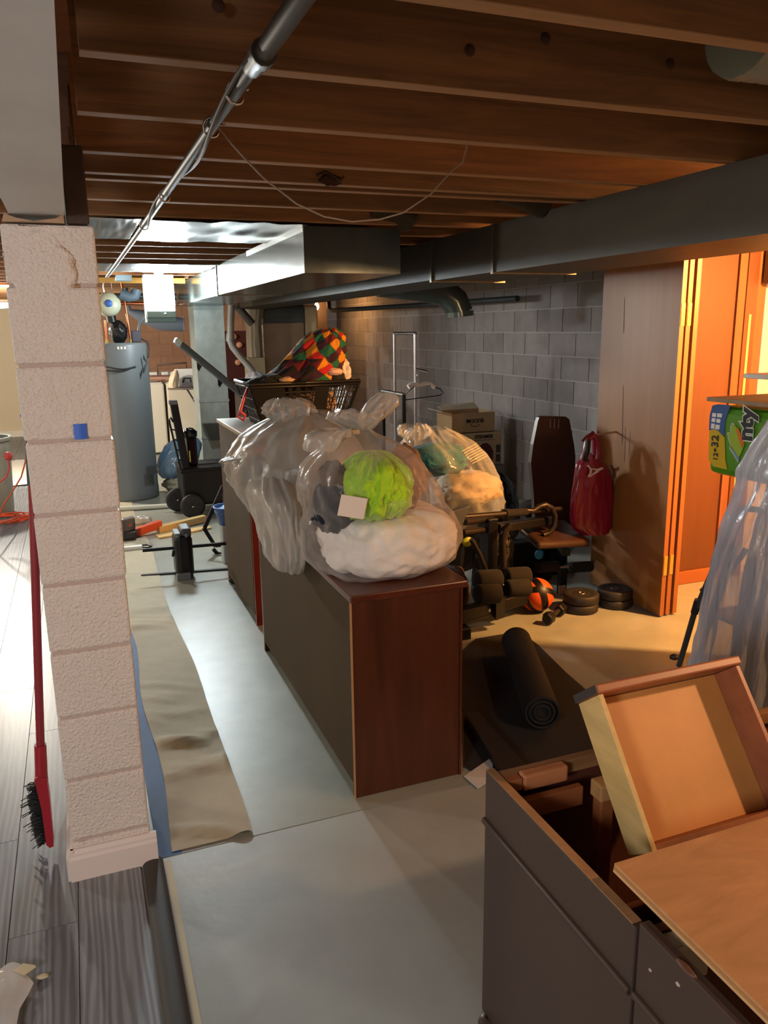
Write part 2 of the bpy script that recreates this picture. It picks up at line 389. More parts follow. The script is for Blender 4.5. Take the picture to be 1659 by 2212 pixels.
tag(MB().box((3.12, -1.2, 0), (3.2, 2.66, 2.09)).build('wall_partition', plain), kind='structure')
tag(MB().box((3.99, 3.84, 1.0), (4.03, 3.86, 2.0)).build('trim_2', M('blue_strip', '#6b87c4', .6)), kind='structure')
tag(MB().box((3.94, 3.70, 1.86), (4.2, 3.79, 2.1)).build('trim_3', M('header_dark', '#4a2c16', .7)), kind='structure')
tag(MB().box((2.36, 3.36, 1.985), (3.1, 4.08, 2.005)).build('trim_4', M('track_wood', '#7d4a26', .6)), kind='structure')
hng = M('brass_hinge', '#c9a550', .35, .8)
dr = thing('door_1', (3.0, 3.7, 0), None, None, kind='structure')
for k, (x, y0) in enumerate(((2.975, 3.385), (3.021, 3.39), (3.068, 3.388))):
    p = MB(); p.use(dpl).box((x, y0+.006, .012), (x+.028, 4.05, 1.97)); p.use(dedge).box((x, y0, .012), (x+.028, y0+.006, 1.97))
    lf = p.build('leaf', None, dr)
    if k < 2:
        for z in (.25, 1.62): MB().box((x+.004, y0-.003, z), (x+.028, y0, z+.115)).build('hinge', hng, lf)
st = M('door_scuff', '#4a2f18', .7)
for (px, y0, y1) in ((1350, 640, 720), (1347, 830, 960), (1352, 920, 1000), (1362, 930, 985)):
    a = aX(px, y0, 2.9745); c = aX(px-3, y1, 2.9745)
    MB().prism([a, a+V((0, .004, -.02)), c+V((0, .004, 0)), c, c+V((0, -.003, .03))], (.0004, 0, 0)).build('scuff', st, dr)
# ================================================================== DUCTS AND PIPES
d = thing('main_duct', (2.12, 4, 1.88), 'long dark sheet metal duct hung under the joists at the wall side', 'duct')
MB().box((1.9, -2.5, 1.88), (2.35, 3.45, 2.098)).build('duct_section', galvd, d)
MB().box((1.903, 3.452, 1.883), (2.35, 4.15, 2.098)).build('duct_section', galvd, d)
MB().box((1.91, 4.152, 1.888), (2.35, 10.2, 2.098)).build('duct_section', galvd, d)
for y in (3.45, 4.15): MB().box((1.893, y-.012, 1.874), (2.36, y+.012, 2.098)).build('cleat', M('cleat_metal', '#5e5648', .4, .7), d)
d = thing('branch_duct', (1.3, 6, 1.89), 'wide galvanised branch duct with square end beside the main duct', 'duct')
MB().box((1.05, 3.72, 1.888), (1.535, 6.1, 2.097)).build('duct_section', galv, d)
MB().box((1.054, 6.115, 1.886), (1.535, 8.95, 2.095)).build('duct_section', galv, d)
MB().box((1.043, 6.095, 1.88), (1.54, 6.12, 2.099)).build('cleat', M('cleat_dark', '#55595a', .4, .7), d)
MB().box((1.046, 3.715, 2.07), (1.052, 5.0, 2.099)).build('flange_strip', M('bright_galv', '#aab0b0', .3, .8), d)
d = thing('vertical_duct', (1.36, 8.7, 0), 'tall square galvanised duct dropping from the branch duct to the floor', 'duct')
MB().box((1.215, 8.6, .90), (1.525, 9.0, 1.885)).build('duct_section', galvl, d)
MB().box((1.215, 8.6, .0), (1.525, 9.0, .896)).build('duct_section', galvl, d)
for z in (.895, .50): MB().box((1.208, 8.592, z-.012), (1.532, 9.01, z+.012)).build('cleat', galvl, d)
MB().prism([(1.21, 8.59, 1.885), (1.53, 8.59, 1.885), (1.525, 8.6, 1.84), (1.215, 8.6, 1.84)], (0, .4, 0)).build('collar', galvl, d)
p, q = aY(438, 916, 8.52), aY(482, 950, 8.52)
MB().prism([(p.x, 8.52, p.z), (q.x, 8.52, p.z), (q.x, 8.52, q.z), (p.x+.07, 8.52, q.z)], (0, .07, 0)).build('register', M('register_dark', '#3d403a', .5, .4), d)
def wavy(x0, x1, y0, y1, z, a, sd):
    m = MB(); f = lambda u, v: V((x0+(x1-x0)*u, y0+(y1-y0)*v, z+a*noise.noise(V((u*2+sd, v*3, 0)))+a*.5*noise.noise(V((u*9, v*4+sd, 2)))))
    if sd == 3: g0 = f; f = lambda u, v: g0(u, v)+V(((.05*noise.noise(V((v*4, 7, 1)))+.02*noise.noise(V((v*19, 3, 1))))*u, .04*noise.noise(V((u*5, 2, 8)))*v, 0))
    m.grid(f, 40, 14); m.grid(lambda u, v: f(u, 1-v)+V((0, 0, .0015)), 40, 14); return m
pan = M('panning_sheet', '#666c6c', .26, .85, var=((3, 12, 1), .12))
single(wavy(.335, 1.045, 3.62, 4.44, 2.089, .010, 1), 'panning_sheet', pan, 'shiny crumpled metal sheet closing the joist bay before the branch duct', 'metal sheet')
single(wavy(.09, .325, 3.64, 4.42, 2.091, .005, 5), 'panning_sheet', pan, 'smaller metal sheet between the pillar and the conduit under the joists', 'metal sheet')
single(wavy(.12, 1.04, 5.95, 6.75, 2.089, .006, 9), 'panning_sheet', pan, 'bright metal sheet under the joists above the glowing work light', 'metal sheet')
d = thing('elbow_duct', (3.0, 6.1, 1.7), 'round galvanised elbow duct under the main duct by the block wall', 'duct')
MB().tube([(2.351, 6.15, 1.99), (2.45, 6.15, 1.98), (2.75, 6.15, 1.95), (2.92, 6.15, 1.92), (3.02, 6.13, 1.84), (3.06, 6.12, 1.74)], .115, 20).build('elbow', galv, d)
MB().tube([(3.056, 6.12, 1.755), (3.06, 6.12, 1.715)], .122, 20).build('collar', galv, d)
d = thing('round_duct', (1.6, 1.45, 2.1), 'grey flexible round duct tucked between the joists at the top corner', 'duct')
MB().tube([(1.33+.02*i, 1.395+.002*math.sin(i*2), 2.215) for i in range(42)], [.092+.004*(i % 2) for i in range(42)], 20).build('hose', M('flex_duct', '#8d9488', .5, .3), d)
for (x, y) in ((1.80, 3.03), (1.45, 3.63)):
    single(MB().tube([(x-.1, y, 2.185), (x+.02, y, 2.165), (x+.11, y, 2.13)], .062, 18), 'duct_boot', galvd, 'small round metal duct boot above the %s cleat of the main duct' % ('first' if y < 3.3 else 'second'), 'duct')
# conduit with a cable wrapped round it
cd = M('conduit_metal', '#4a4947', .5, .4)
c = thing('conduit', (.335, 3, 2.05), 'long thin metal conduit strapped under the joists with cable around it', 'pipe')
MB().tube([(.335, -.6, 2.068), (.335, 1.42, 2.068)], .0165, 12).build('pipe', cd, c)
MB().tube([(.335, 1.42, 2.070), (.333, 4, 2.070), (.318, 7.0, 2.066)], .0125, 10).build('pipe', cd, c)
MB().tube([(.335, 1.38, 2.068), (.335, 1.41, 2.068), (.335, 1.411, 2.068), (.335, 1.47, 2.07)], [.022, .022, .018, .018], 12).build('coupling', cd, c)
pts = [(.335+.017*math.cos(.3*i), .9+.07*i, 2.068+.015*math.sin(.3*i)-.003) for i in range(40)]
MB().tube(pts, .005, 6).build('cable', M('grey_cable', '#5c5b58', .6), c)
for y in (1.60, 1.88, 2.83, 3.62):
    MB().tube([(.335+.0185*math.cos(t*.6), y+.004*t, 2.069+.0185*math.sin(t*.6)) for t in range(11)], .003, 6).build('strap', steel, c)
sp = [V((.385, 2.0, 2.101))]+[aY(x, y, 2.0) for x, y in ((470, 275), (500, 310), (530, 343), (570, 385), (640, 440), (700, 468), (760, 479), (820, 474), (870, 460), (930, 420), (975, 370), (1000, 350))]+[V((1.02, 2.0, 2.101))]
single(MB().tube(sp, .0022, 6), 'hanging_wire', M('white_wire', '#8d7d6c', .5), 'thin pale wire sagging in a loop under the joists', 'wire')
# ------------------------------------------------------------------ work light box
g = thing('work_light', (.72, 7, 1.7), 'glowing white box lamp with grey lower cover hung from the joists', 'lamp')
MB().box((.60, 7.02, 1.70), (.845, 7.13, 2.09), .008).build('housing', M('lamp_housing', '#93a8a8', .45), g)
MB().box((.606, 6.995, 1.80), (.838, 7.02, 2.085), .006).build('diffuser', glow('lamp_glow', (.86, .97, 1, 1), 360), g)
MB().box((.606, 6.99, 1.742), (.842, 7.02, 1.798), .006).build('cover', M('lamp_cover', '#7f9b99', .45), g)
MB().box((.606, 6.995, 1.705), (.842, 7.02, 1.738), .004).build('cover', M('lamp_cover2', '#5d7a7c', .45), g)
MB().lathe([(0, -.014), (.008, -.012), (.009, 0)], (.755, 6.99, 1.772), (0, 1, 0), 12).build('knob', steel, g)
MB().box((.69, 6.86, 2.088), (.75, 7.30, 2.1005)).build('bracket', galv, g)
bl = thing('ceiling_bulb', (3.3, 11.1, 1.95), 'bare warm bulb glowing in a socket near the furnace', 'lamp')
p = aY(684, 662, 11.0)
MB().lathe([(0, 0), (.022, .01), (.032, .04), (.028, .07), (.016, .10), (.014, .12)], p-V((0, 0, .05)), (0, 0, 1), 16).build('bulb', glow('bulb_glow', (1, .62, .25, 1), 30), bl)
MB().tube([p+V((0, 0, .065)), p+V((0, 0, .14))], .024, 12).build('socket', M('porcelain', '#d6c9b0', .4), bl)
cl = thing('ceiling_light', (-.9, 8.9, 2.0), 'round flush ceiling light glowing in the bright next room', 'lamp')
p = aY(2, 655, 9.0)
MB().lathe([(0, -.05), (.08, -.045), (.14, -.02), (.15, 0)], p, (0, 0, 1), 24).build('diffuser', glow('flush_glow', (1, .95, .85, 1), 12), cl)
MB().lathe([(0, .03), (.16, .03), (.16, 0), (.15, 0)], p, (0, 0, 1), 24).build('base', white, cl)
# ================================================================== THE TWO CABINETS
mah = M('mahogany_veneer', '#482413', .36, var=((14, 14, 1.3), .30, .6), bump=(60, .04, .002))
mahd = M('mahogany_top', '#522617', .30, var=((14, 2, 14), .25))
redp = M('red_lacquer', '#6e2219', .42, var=((14, 14, 1.5), .15))
hb = M('hardboard_back', '#453826', .75, spec=.2, var=((3, 3, 2), .12))
dark = M('dark_recess', '#1c1712', .8)
c = thing('low_dresser', (1.0, 3.1, 0), 'long low mahogany dresser turned with its brown back panel to the aisle', 'dresser')
MB().box((.787, 2.372, .0), (1.197, 2.392, .735), .003).build('end_panel', mah, c)
MB().box((.787, 3.80, .0), (1.197, 3.82, .735), .003).build('end_panel', mah, c)
MB().box((.787, 2.392, .055), (.792, 3.80, .735)).build('back_panel', hb, c)
MB().box((.80, 2.395, .03), (1.19, 3.795, .733)).build('carcass', dark, c)
MB().box((.784, 2.36, .735), (1.222, 3.83, .762), .005).build('top', mahd, c)
MB().box((1.197, 2.368, .0), (1.205, 3.82, .735)).build('face_frame', mahd, c)
for k in range(3): MB().box((1.205, 2.40+.47*k, .06), (1.216, 2.84+.47*k, .70), .003).build('door', mah, c)
MB().box((.784, 2.368, .0), (.79, 2.372, .735)).build('edge_band', M('raw_edge', '#a8794a', .6), c)
c = thing('tall_dresser', (1.1, 4.6, 0), 'taller dresser with red end panel standing behind the low dresser', 'dresser')
MB().box((.825, 4.17, .0), (1.42, 4.19, 1.06), .003).build('end_panel', redp, c)
MB().box((.825, 5.03, .0), (1.42, 5.05, 1.06), .003).build('end_panel', redp, c)
MB().box((.823, 4.19, .06), (.828, 5.03, 1.06)).build('back_panel', hb, c)
MB().box((.835, 4.195, .04), (1.40, 5.025, 1.058)).build('carcass', dark, c)
MB().box((.813, 4.10, 1.06), (1.44, 5.06, 1.084), .004).build('top', M('dusty_top', '#8a7a62', .55, var=((6, 6, 6), .2)), c)
MB().lump((.845, 5.0, .02), (.03, .03, .02), .1, 3, 2).build('foot', dark, c)
# ------------------------------------------------------------------ laundry basket and what is in it
b = thing('laundry_basket', (1.22, 4.58, 1.085), 'black plastic laundry basket heaped with clothes on the tall dresser', 'basket')
T0, T1, Bz, Tz = (.895, 1.535), (4.36, 4.80), 1.086, 1.335
def bk(u, v, h):   # u,v in 0..1 across the basket, h height 0..1
    x0 = .975-.08*h; x1 = 1.45+.085*h; y0 = 4.41-.05*h; y1 = 4.75+.05*h
    return V((x0+(x1-x0)*u, y0+(y1-y0)*v, Bz+(Tz-Bz)*h))
m = MB(); m.tube([bk(0, 0, 1), bk(1, 0, 1), bk(1, 1, 1), bk(0, 1, 1), bk(0, 0, 1), bk(.5, 0, 1)], .011, 8)
m.tube([bk(0, 0, .93), bk(1, 0, .93), bk(1, 1, .93), bk(0, 1, .93), bk(0, 0, .93), bk(.5, 0, .93)], .008, 6); m.build('rim', black, b)
MB().prism([bk(0, 0, .0), bk(1, 0, 0), bk(1, 1, 0), bk(0, 1, 0)], (0, 0, .006)).build('base', black, b)
def strip(m, p, q, wv):
    m.bar(p, q, wv, .004, up=(0, 1, 0.01))
m = MB()
for k in range(15):
    u = k/14
    strip(m, bk(u, 0, 0), bk(u, 0, 1), .022 if k in (0, 5, 6, 14) else .006); strip(m, bk(u, 1, 0), bk(u, 1, 1), .007)
for h in (.1, .28, .46, .64, .8): strip(m, bk(0, 0, h), bk(1, 0, h), .006); strip(m, bk(0, 1, h), bk(1, 1, h), .006)
for k in range(9):
    v = k/8; m.bar(bk(0, v, 0), bk(0, v, 1), .012, .004, up=(1, 0, 0.01)); m.bar(bk(1, v, 0), bk(1, v, 1), .012, .004, up=(1, 0, 0.01))
for h in (.15, .4, .65): m.bar(bk(0, 0, h), bk(0, 1, h), .008, .004); m.bar(bk(1, 0, h), bk(1, 1, h), .008, .004)
m.build('lattice', black, b)
m = MB(); m.prism([bk(0, 0, 0), bk(.33, 0, 0), bk(.30, 0, .98), bk(0, 0, .98)], (0, -.004, 0)); m.prism([bk(.56, 0, .1), bk(.75, 0, .1), bk(.72, 0, .9), bk(.6, 0, .9)], (0, -.003, 0)); m.build('solid_panel', black, b)
navy = M('navy_cloth', '#151a26', .9, bump=(18, .5, .02)); beige = M('beige_cloth', '#b79a80', .9, bump=(16, .6, .02)); cw = M('white_cloth', '#cfc5bd', .85, bump=(14, .6, .02))
single(MB().lump((1.07, 4.54, 1.325), (.13, .13, .055), .22, 2), 'black_shirt', M('black_cloth', '#141318', .95, bump=(18, .5, .02)), 'crumpled black garment on the left end of the laundry basket', 'clothing')
single(MB().lump((1.40, 4.50, 1.345), (.085, .085, .05), .22, 12), 'black_sock', MATS['black_cloth'], 'small black garment below the hem of the crochet blanket', 'clothing')
single(MB().lump((1.485, 4.55, 1.375), (.055, .08, .075), .25, 4), 'white_cloth', cw, 'white cloth bunched at the right end of the laundry basket', 'clothing')
single(MB().lump((1.40, 4.42, 1.388), (.05, .035, .02), .2, 6), 'pink_cloth', M('pale_pink_cloth', '#caa79c', .9), 'small pale pink cloth showing below the crochet blanket', 'clothing')
single(MB().lump((1.12, 4.42, 1.348), (.045, .03, .018), .2, 7), 'tan_cloth', beige, 'small tan cloth hanging at the basket rim before the blanket', 'clothing')
single(MB().lump((1.27, 4.56, 1.20), (.16, .12, .09), .2, 8), 'striped_laundry', M('mixed_laundry', '#a58a7a', .95, var=((22, 22, 22), .5), col2='#2a2430'), 'mixed light and dark laundry showing through the basket lattice', 'clothing')
patch = [M('yarn_'+n, h, .95, bump=(120, .6, .004)) for n, h in (('red', '#a3161d'), ('green', '#12573f'), ('gold', '#b9790f'), ('plum', '#2c0d24'), ('wine', '#5d0e1c'), ('black', '#17110f'))]
m = MB(); rg = [(1.315, 1.24, 4.56, .24, .16), (1.345, 1.25, 4.55, .235, .165), (1.40, 1.29, 4.55, .195, .155), (1.47, 1.335, 4.56, .165, .145), (1.55, 1.375, 4.57, .13, .13), (1.605, 1.41, 4.58, .09, .10), (1.632, 1.43, 4.58, .04, .05), (1.638, 1.43, 4.58, .004, .004)]
for q in patch: m.use(q)
m.mi = 0; k0 = len(m.f); m.loft(rg, .026, 5, n=96, sub=9, f=1.6, g=5)
n_ = 96; seq = {0: (0, 4, 3), 1: (2, 1, 5), 2: (0, 3, 2), 3: (1, 5, 4)}
for q in range(k0, len(m.f)-2):
    i, j = divmod(q-k0, n_); a = (i+j)//9; d_ = (i-j)//9
    cc = (0, 1, 2, 3)[(a+2*d_) % 4]; left = 48 < j < 72 and i < 26
    if a % 3 == 0 and cc == 0: cc = 4
    m.mt[q] = (4, 5, 3, 5)[(a+d_) % 4] if left else cc
single(m, 'crochet_blanket', None, 'multicoloured diamond patch crochet blanket piled high on the laundry basket', 'blanket')
# ================================================================== CLEAR BAGS OF CLOTHES
fB = film('bag_film', '#cfc8c2', .08, .56, .2, bump=(16, .5, .015))
fA = film('frosted_bag_film', '#bdb6ad', .44, .78, .32, bump=(14, .5, .015))
fC = film('clear_bag_film', '#dcd9d0', .10, .55, .12)
bag = thing('plastic_bag', (1.0, 2.65, .765), 'clear knotted bag holding a neon shirt and white comforter on the low dresser', 'bag')
m = MB(); m.loft([(.768, .985, 2.64, .20, .19), (.80, 1.0, 2.65, .262, .25), (.87, 1.008, 2.66, .288, .272), (.94, 1.0, 2.66, .282, .27), (.99, .985, 2.66, .262, .25), (1.04, .966, 2.66, .262, .245), (1.11, .945, 2.65, .235, .22), (1.17, .94, 2.65, .195, .19), (1.225, .935, 2.65, .125, .13), (1.262, .932, 2.65, .055, .06), (1.285, .932, 2.65, .034, .035)], .020, 1, n=96, sub=7, f=1.8, g=5)
m.build('bag_body', fB, bag)
m = MB(); m.loft([(1.28, .932, 2.65, .030, .030), (1.30, .93, 2.65, .06, .045), (1.325, .925, 2.655, .09, .05), (1.345, .93, 2.66, .085, .045)], .035, 4, n=72, sub=6, f=3, g=9, closed=False)
m.build('bag_ruffle', fA, bag); m = MB(); m.loft([(1.285, .96, 2.67, .02, .02), (1.33, 1.0, 2.68, .05, .035), (1.37, 1.035, 2.69, .055, .03), (1.40, 1.05, 2.69, .03, .02)], .03, 8, n=48, sub=6, f=3, g=9, closed=False)
m.build('bag_ruffle', fA, bag); m = MB(); m.loft([(1.26, .86, 2.63, .03, .03), (1.29, .83, 2.62, .05, .04), (1.27, .79, 2.61, .06, .05), (1.22, .775, 2.61, .055, .05)], .02, 6, n=40, sub=5, f=3, g=9, closed=False)
m.build('bag_ruffle', fA, bag)
neon = M('neon_cloth', '#a9d61c', .8, bump=(11, .9, .03), var=((5, 5, 5), .1), sheen=.2)
m = MB(); m.loft([(.985, .94, 2.585, .09, .11), (1.02, .94, 2.565, .108, .14), (1.09, .948, 2.555, .110, .14), (1.15, .955, 2.565, .10, .12), (1.19, .96, 2.585, .065, .08), (1.205, .965, 2.6, .02, .02)], .030, 11, n=160, sub=14, f=2.6, g=9)
single(m, 'neon_shirt', neon, 'crumpled neon yellow shirt inside the knotted clear bag', 'clothing')
single(MB().loft([(.775, 1.03, 2.65, .19, .18), (.81, 1.04, 2.66, .235, .225), (.87, 1.045, 2.67, .248, .24), (.93, 1.04, 2.67, .235, .225), (.968, 1.03, 2.67, .19, .18), (.976, 1.03, 2.67, .03, .03)], .026, 13, n=120, sub=9, f=1.8, g=7), 'white_comforter', M('white_comforter_cloth', '#efe8e0', .9, bump=(8, .6, .03)), 'thick white comforter folded in the bottom of the knotted clear bag', 'blanket')
single(MB().lump((.80, 2.585, 1.02), (.068, .06, .085), .25, 21), 'navy_shirt', navy, 'dark navy garment inside the knotted clear bag beside the neon shirt', 'clothing')
single(MB().lump((.812, 2.60, 1.115), (.05, .05, .06), .25, 25), 'brown_garment', M('brown_cloth', '#5b4636', .9, bump=(18, .6, .02)), 'brown garment above the navy one in the knotted clear bag', 'clothing')
single(MB().lump((1.10, 2.66, 1.085), (.075, .10, .11), .2, 23), 'tan_garment', M('tan_garment_cloth', '#a07a60', .9, bump=(12, .7, .02)), 'tan garment right of the neon shirt in the knotted clear bag', 'clothing')
p = aY(762, 1095, 2.395)
m = MB(); m.obox(p, V((.046, .004, -.012)), V((.002, .0016, 0)), V((.008, 0, .034))); single(m, 'paper_sheet', M('paper', '#d8d4cf', .8), 'white folded paper before the neon shirt in the clear bag', 'paper')
# bag A
bag = thing('plastic_bag', (.9, 3.3, .765), 'frosted white bag slumping over the back edge of the low dresser', 'bag')
m = MB(); m.loft([(.775, .955, 3.35, .16, .22), (.84, .92, 3.33, .24, .27), (.95, .88, 3.30, .28, .30), (1.05, .86, 3.30, .29, .30), (1.12, .86, 3.30, .275, .28), (1.19, .87, 3.31, .225, .24), (1.24, .90, 3.32, .17, .18), (1.275, .91, 3.33, .09, .10), (1.29, .91, 3.33, .02, .02)], .035, 2, n=96, sub=7, f=1.9, g=4)
m.build('bag_body', fA, bag)
m = MB(); m.loft([(.70, .725, 2.99, .04, .10), (.73, .715, 2.99, .055, .19), (.80, .71, 3.0, .062, .24), (.90, .705, 3.04, .07, .27), (1.0, .71, 3.10, .085, .27), (1.06, .73, 3.15, .06, .1)], .022, 7, n=96, sub=6, f=2.0, g=4)
m.build('hanging_fold', fA, bag)
m = MB(); m.loft([(1.25, .85, 3.30, .06, .05), (1.29, .845, 3.29, .09, .06), (1.325, .84, 3.29, .075, .05), (1.345, .83, 3.29, .045, .03)], .045, 3, n=64, sub=6, f=3, g=8, closed=False)
m.build('bag_ruffle', fA, bag); m = MB(); m.loft([(1.22, .98, 3.34, .08, .07), (1.255, 1.03, 3.35, .10, .06), (1.265, 1.08, 3.35, .06, .04)], .04, 9, n=48, sub=6, f=3, g=8, closed=False)
m.build('bag_ruffle', fA, bag); m = MB(); m.loft([(1.115, .60, 3.25, .03, .03), (1.11, .57, 3.24, .035, .035), (1.10, .545, 3.23, .025, .02)], .02, 5, n=32, sub=5, f=3, g=8, closed=False)
m.build('bag_ruffle', fA, bag)
gc = M('grey_cloth', '#8b8379', .9, bump=(9, .7, .02), var=((5, 5, 5), .25))
single(MB().lump((.92, 3.33, 1.02), (.19, .21, .20), .15, 31), 'grey_bedding', gc, 'grey bedding filling the frosted bag on the low dresser', 'blanket')
single(MB().lump((.68, 3.22, 1.02), (.06, .10, .09), .2, 33), 'blue_garment', M('grey_blue_cloth', '#5d6670', .9, bump=(20, .6, .02)), 'grey blue garment by the left side of the frosted bag', 'clothing')
# bag C
bag = thing('plastic_bag', (2.1, 4.3, 0), 'large clear bag of dark clothes and a teal cloth behind the low dresser', 'bag')
m = MB(); m.loft([(.005, 2.1, 4.35, .20, .20), (.10, 2.1, 4.35, .28, .26), (.35, 2.1, 4.34, .32, .28), (.55, 2.11, 4.33, .335, .28), (.70, 2.10, 4.32, .32, .27), (.82, 2.06, 4.31, .27, .24), (.92, 2.02, 4.31, .22, .2), (1.0, 1.97, 4.31, .16, .14), (1.04, 1.95, 4.31, .10, .1)], .035, 14, n=96, sub=6, f=2.0, g=4, closed=False)
m.loft([(.98, 1.86, 4.30, .05, .05), (1.03, 1.85, 4.30, .08, .06), (1.07, 1.84, 4.29, .06, .05)], .04, 19, n=40, sub=5, f=3, g=8, closed=False)
m.build('bag_body', fC, bag)
single(MB().lump((2.12, 4.33, .33), (.27, .23, .20), .15, 41), 'dark_clothes', M('charcoal_cloth', '#26252a', .9, bump=(12, .7, .02), var=((6, 6, 6), .4)), 'charcoal clothes low in the large clear bag behind the dresser', 'clothing')
single(MB().lump((2.20, 4.26, .66), (.19, .18, .10), .2, 42), 'cream_cloth', M('cream_cloth', '#b9a488', .9, bump=(10, .8, .02)), 'cream cloth in the middle of the large clear bag behind the dresser', 'clothing')
single(MB().lump((1.97, 4.25, .86), (.19, .15, .095), .2, 43), 'teal_cloth', M('teal_cloth', '#2c6a78', .85, bump=(12, .8, .02)), 'teal cloth at the top of the large clear bag behind the dresser', 'clothing')
m = MB(); c0 = V((2.18, 4.16, .93)); 
for k in range(7): m.obox(c0+V((.012*k-.03, 0, -.013*k)), V((.05, 0, .02)), V((0, .002, 0)), V((.003, 0, .0045)))
single(m, 'striped_towel', M('cream_stripe', '#bdb59a', .9), 'cream striped cloth by the teal cloth in the large clear bag', 'clothing')
# ================================================================== RACKS AND BOXES BY THE WALL
def rack(name, X, y0, y1, h, mat, lab, r=.012, bar=steel):
    t = thing(name, (X, (y0+y1)/2, 0), lab, 'garment rack')
    for y in (y0, y1): MB().tube([(X, y, .03), (X, y, h)], r, 10).build('upright', mat, t)
    MB().tube([(X, y0-.01, h), (X, y1+.01, h-.0)], r*1.05, 10).build('top_bar', bar, t)
    MB().tube([(X, y0, .18), (X, y1, .18)], r, 8).build('cross_bar', mat, t)
    for y in (y0, y1): MB().tube([(X-.22, y, .015), (X+.22, y, .015)], r, 8).build('foot', mat, t)
    return t
rk = rack('garment_rack', 2.6, 6.0, 6.45, 1.585, M('silver_tube', '#b9bac0', .3, .8), 'tall silver garment rack standing before the block wall')
MB().tube([(2.6, 6.0, 1.30), (2.66, 5.95, 1.285), (2.68, 5.93, 1.28)], .010, 8).build('peg', steel, rk)
rack('garment_rack', 2.3, 5.53, 5.96, 1.137, blackm, 'lower black garment rack with chrome bar before the silver rack', .016)
h = thing('clothes_hanger', (2.65, 5.9, 1.1), 'black wire hanger with a white padded cover on the silver rack', 'hanger')
p = [aY(x, y, 5.9) for x, y in ((905, 808), (905, 826), (868, 858), (874, 864), (950, 854), (958, 848), (950, 840), (916, 828))]
MB().tube([aY(904, 806, 5.9), aY(900, 812, 5.9), aY(904, 818, 5.9), p[1]], .003, 6).build('hook', steel, h)
MB().tube(p[1:], .004, 6).build('wire_frame', black, h)
m = MB(); m.tube([aY(x, y, 5.9) for x, y in ((882, 836), (890, 830), (905, 832), (918, 829), (930, 828), (939, 836))], [.022, .016, .02, .016, .016, .022], 10); m.build('cover', cw, h)
cbd = M('cardboard', '#a58762', .85, bump=(90, .1, .002)); cbi = M('box_white', '#c4b29a', .75)
bx = thing('steamer_box', (3.5, 6.65, 0), 'printed steamer carton standing on a crate beside the block wall', 'box')
MB().box((3.24, 6.6, .34), (3.76, 6.92, .655), .003).build('carton', M('printed_carton', '#b39c7a', .7), bx)
ink = M('black_ink', '#181412', .7)
text('STEAMER', .047, (3.565, 6.598, .612), (1, 0, 0), (0, 0, 1), ink, bx)
MB().box((3.44, 6.596, .58), (3.69, 6.599, .583)).build('print_line', ink, bx)
m = MB(); m.prism([(3.47+x, 6.599, .36+z) for x, z in ((0, 0), (.19, 0), (.20, .10), (.17, .16), (.13, .19), (.09, .19), (.05, .165), (.0, .17))], (0, -.0015, 0)); m.build('picture', M('maroon_print', '#4c0c16', .4), bx)
for z in (.36, .45): MB().box((3.70, 6.597, z), (3.745, 6.6, z+.075)).build('picture', M('grey_print', '#453b33', .7), bx)
single(MB().box((3.22, 6.58, .001), (3.78, 6.94, .335), .006), 'storage_crate', M('grey_crate', '#6d6a66', .6), 'grey storage crate under the steamer carton', 'crate')
bx = thing('open_carton', (3.45, 6.7, .656), 'open brown cardboard carton on top of the steamer carton', 'box')
x0, x1, y0, y1, z0, z1 = 3.23, 3.68, 6.60, 6.93, .658, .845
MB().box((x0, y0, z0), (x1, y0+.006, z1)).build('wall_panel', cbd, bx); MB().box((x0, y1-.006, z0), (x1, y1, z1)).build('wall_panel', cbd, bx)
MB().box((x0, y0+.006, z0), (x0+.006, y1-.006, z1)).build('wall_panel', cbd, bx); MB().box((x1-.006, y0+.006, z0), (x1, y1-.006, z1)).build('wall_panel', cbd, bx)
MB().box((x0, y0, z0), (x1, y1, z0+.005)).build('base', cbd, bx)
MB().prism([(x0, y0, z1), (x0, y1, z1), (x0-.10, y1, z1+.025), (x0-.10, y0, z1+.02)], (0, 0, .005)).build('flap', cbi, bx)
MB().prism([(x0+.05, y1, z1), (x1, y1, z1), (x1, y1+.10, z1+.05), (x0+.05, y1+.10, z1+.03)], (0, 0, .005)).build('flap', cbi, bx)
text('BUOOM', .05, (3.47, 6.598, .77), (-1, 0, 0), (0, 0, -1), ink, bx)
m = MB(); m.tube([(3.47+.045*math.cos(t), 6.598, .735+.02*math.sin(t)) for t in [math.pi+math.pi*i/8 for i in range(9)]], .003, 6); m.build('printed_arc', ink, bx)
# ================================================================== HOME GYM CORNER
brv = M('brown_vinyl', '#3a241a', .38, bump=(30, .1, .003)); foam = M('foam', '#17120f', .95)
g = thing('weight_bench', (2.2, 3.9, 0), 'black multi gym bench with foam rollers behind the low dresser', 'exercise bench')
MB().bar((1.80, 3.62, .105), (2.30, 3.74, .105), .07, .07, bev=.006).build('base_beam', blackm, g)
MB().bar((2.30, 3.74, .10), (2.62, 4.3, .06), .06, .06, bev=.006).build('base_beam', blackm, g)
MB().bar((1.80, 3.62, .066), (2.04, 3.678, .066), .075, .02).build('foot_plate', blackm, g)
MB().box((1.755, 3.52, .0), (1.845, 3.72, .066), .006).build('foot', black, g)
MB().box((2.42, 4.22, .0), (2.80, 4.30, .04), .006).build('foot', black, g)
for x in (2.015, 2.095): MB().lathe([(0, -.008), (.012, -.006), (.013, 0)], (x, 3.62+(x-1.8)*.24-.036, .105), (.1, 1, 0), 10).build('bolt', steel, g)
MB().bar((2.05, 3.72, .13), (2.05, 3.72, .61), .06, .10, up=(0, 1, 0), bev=.006).build('upright', blackm, g)
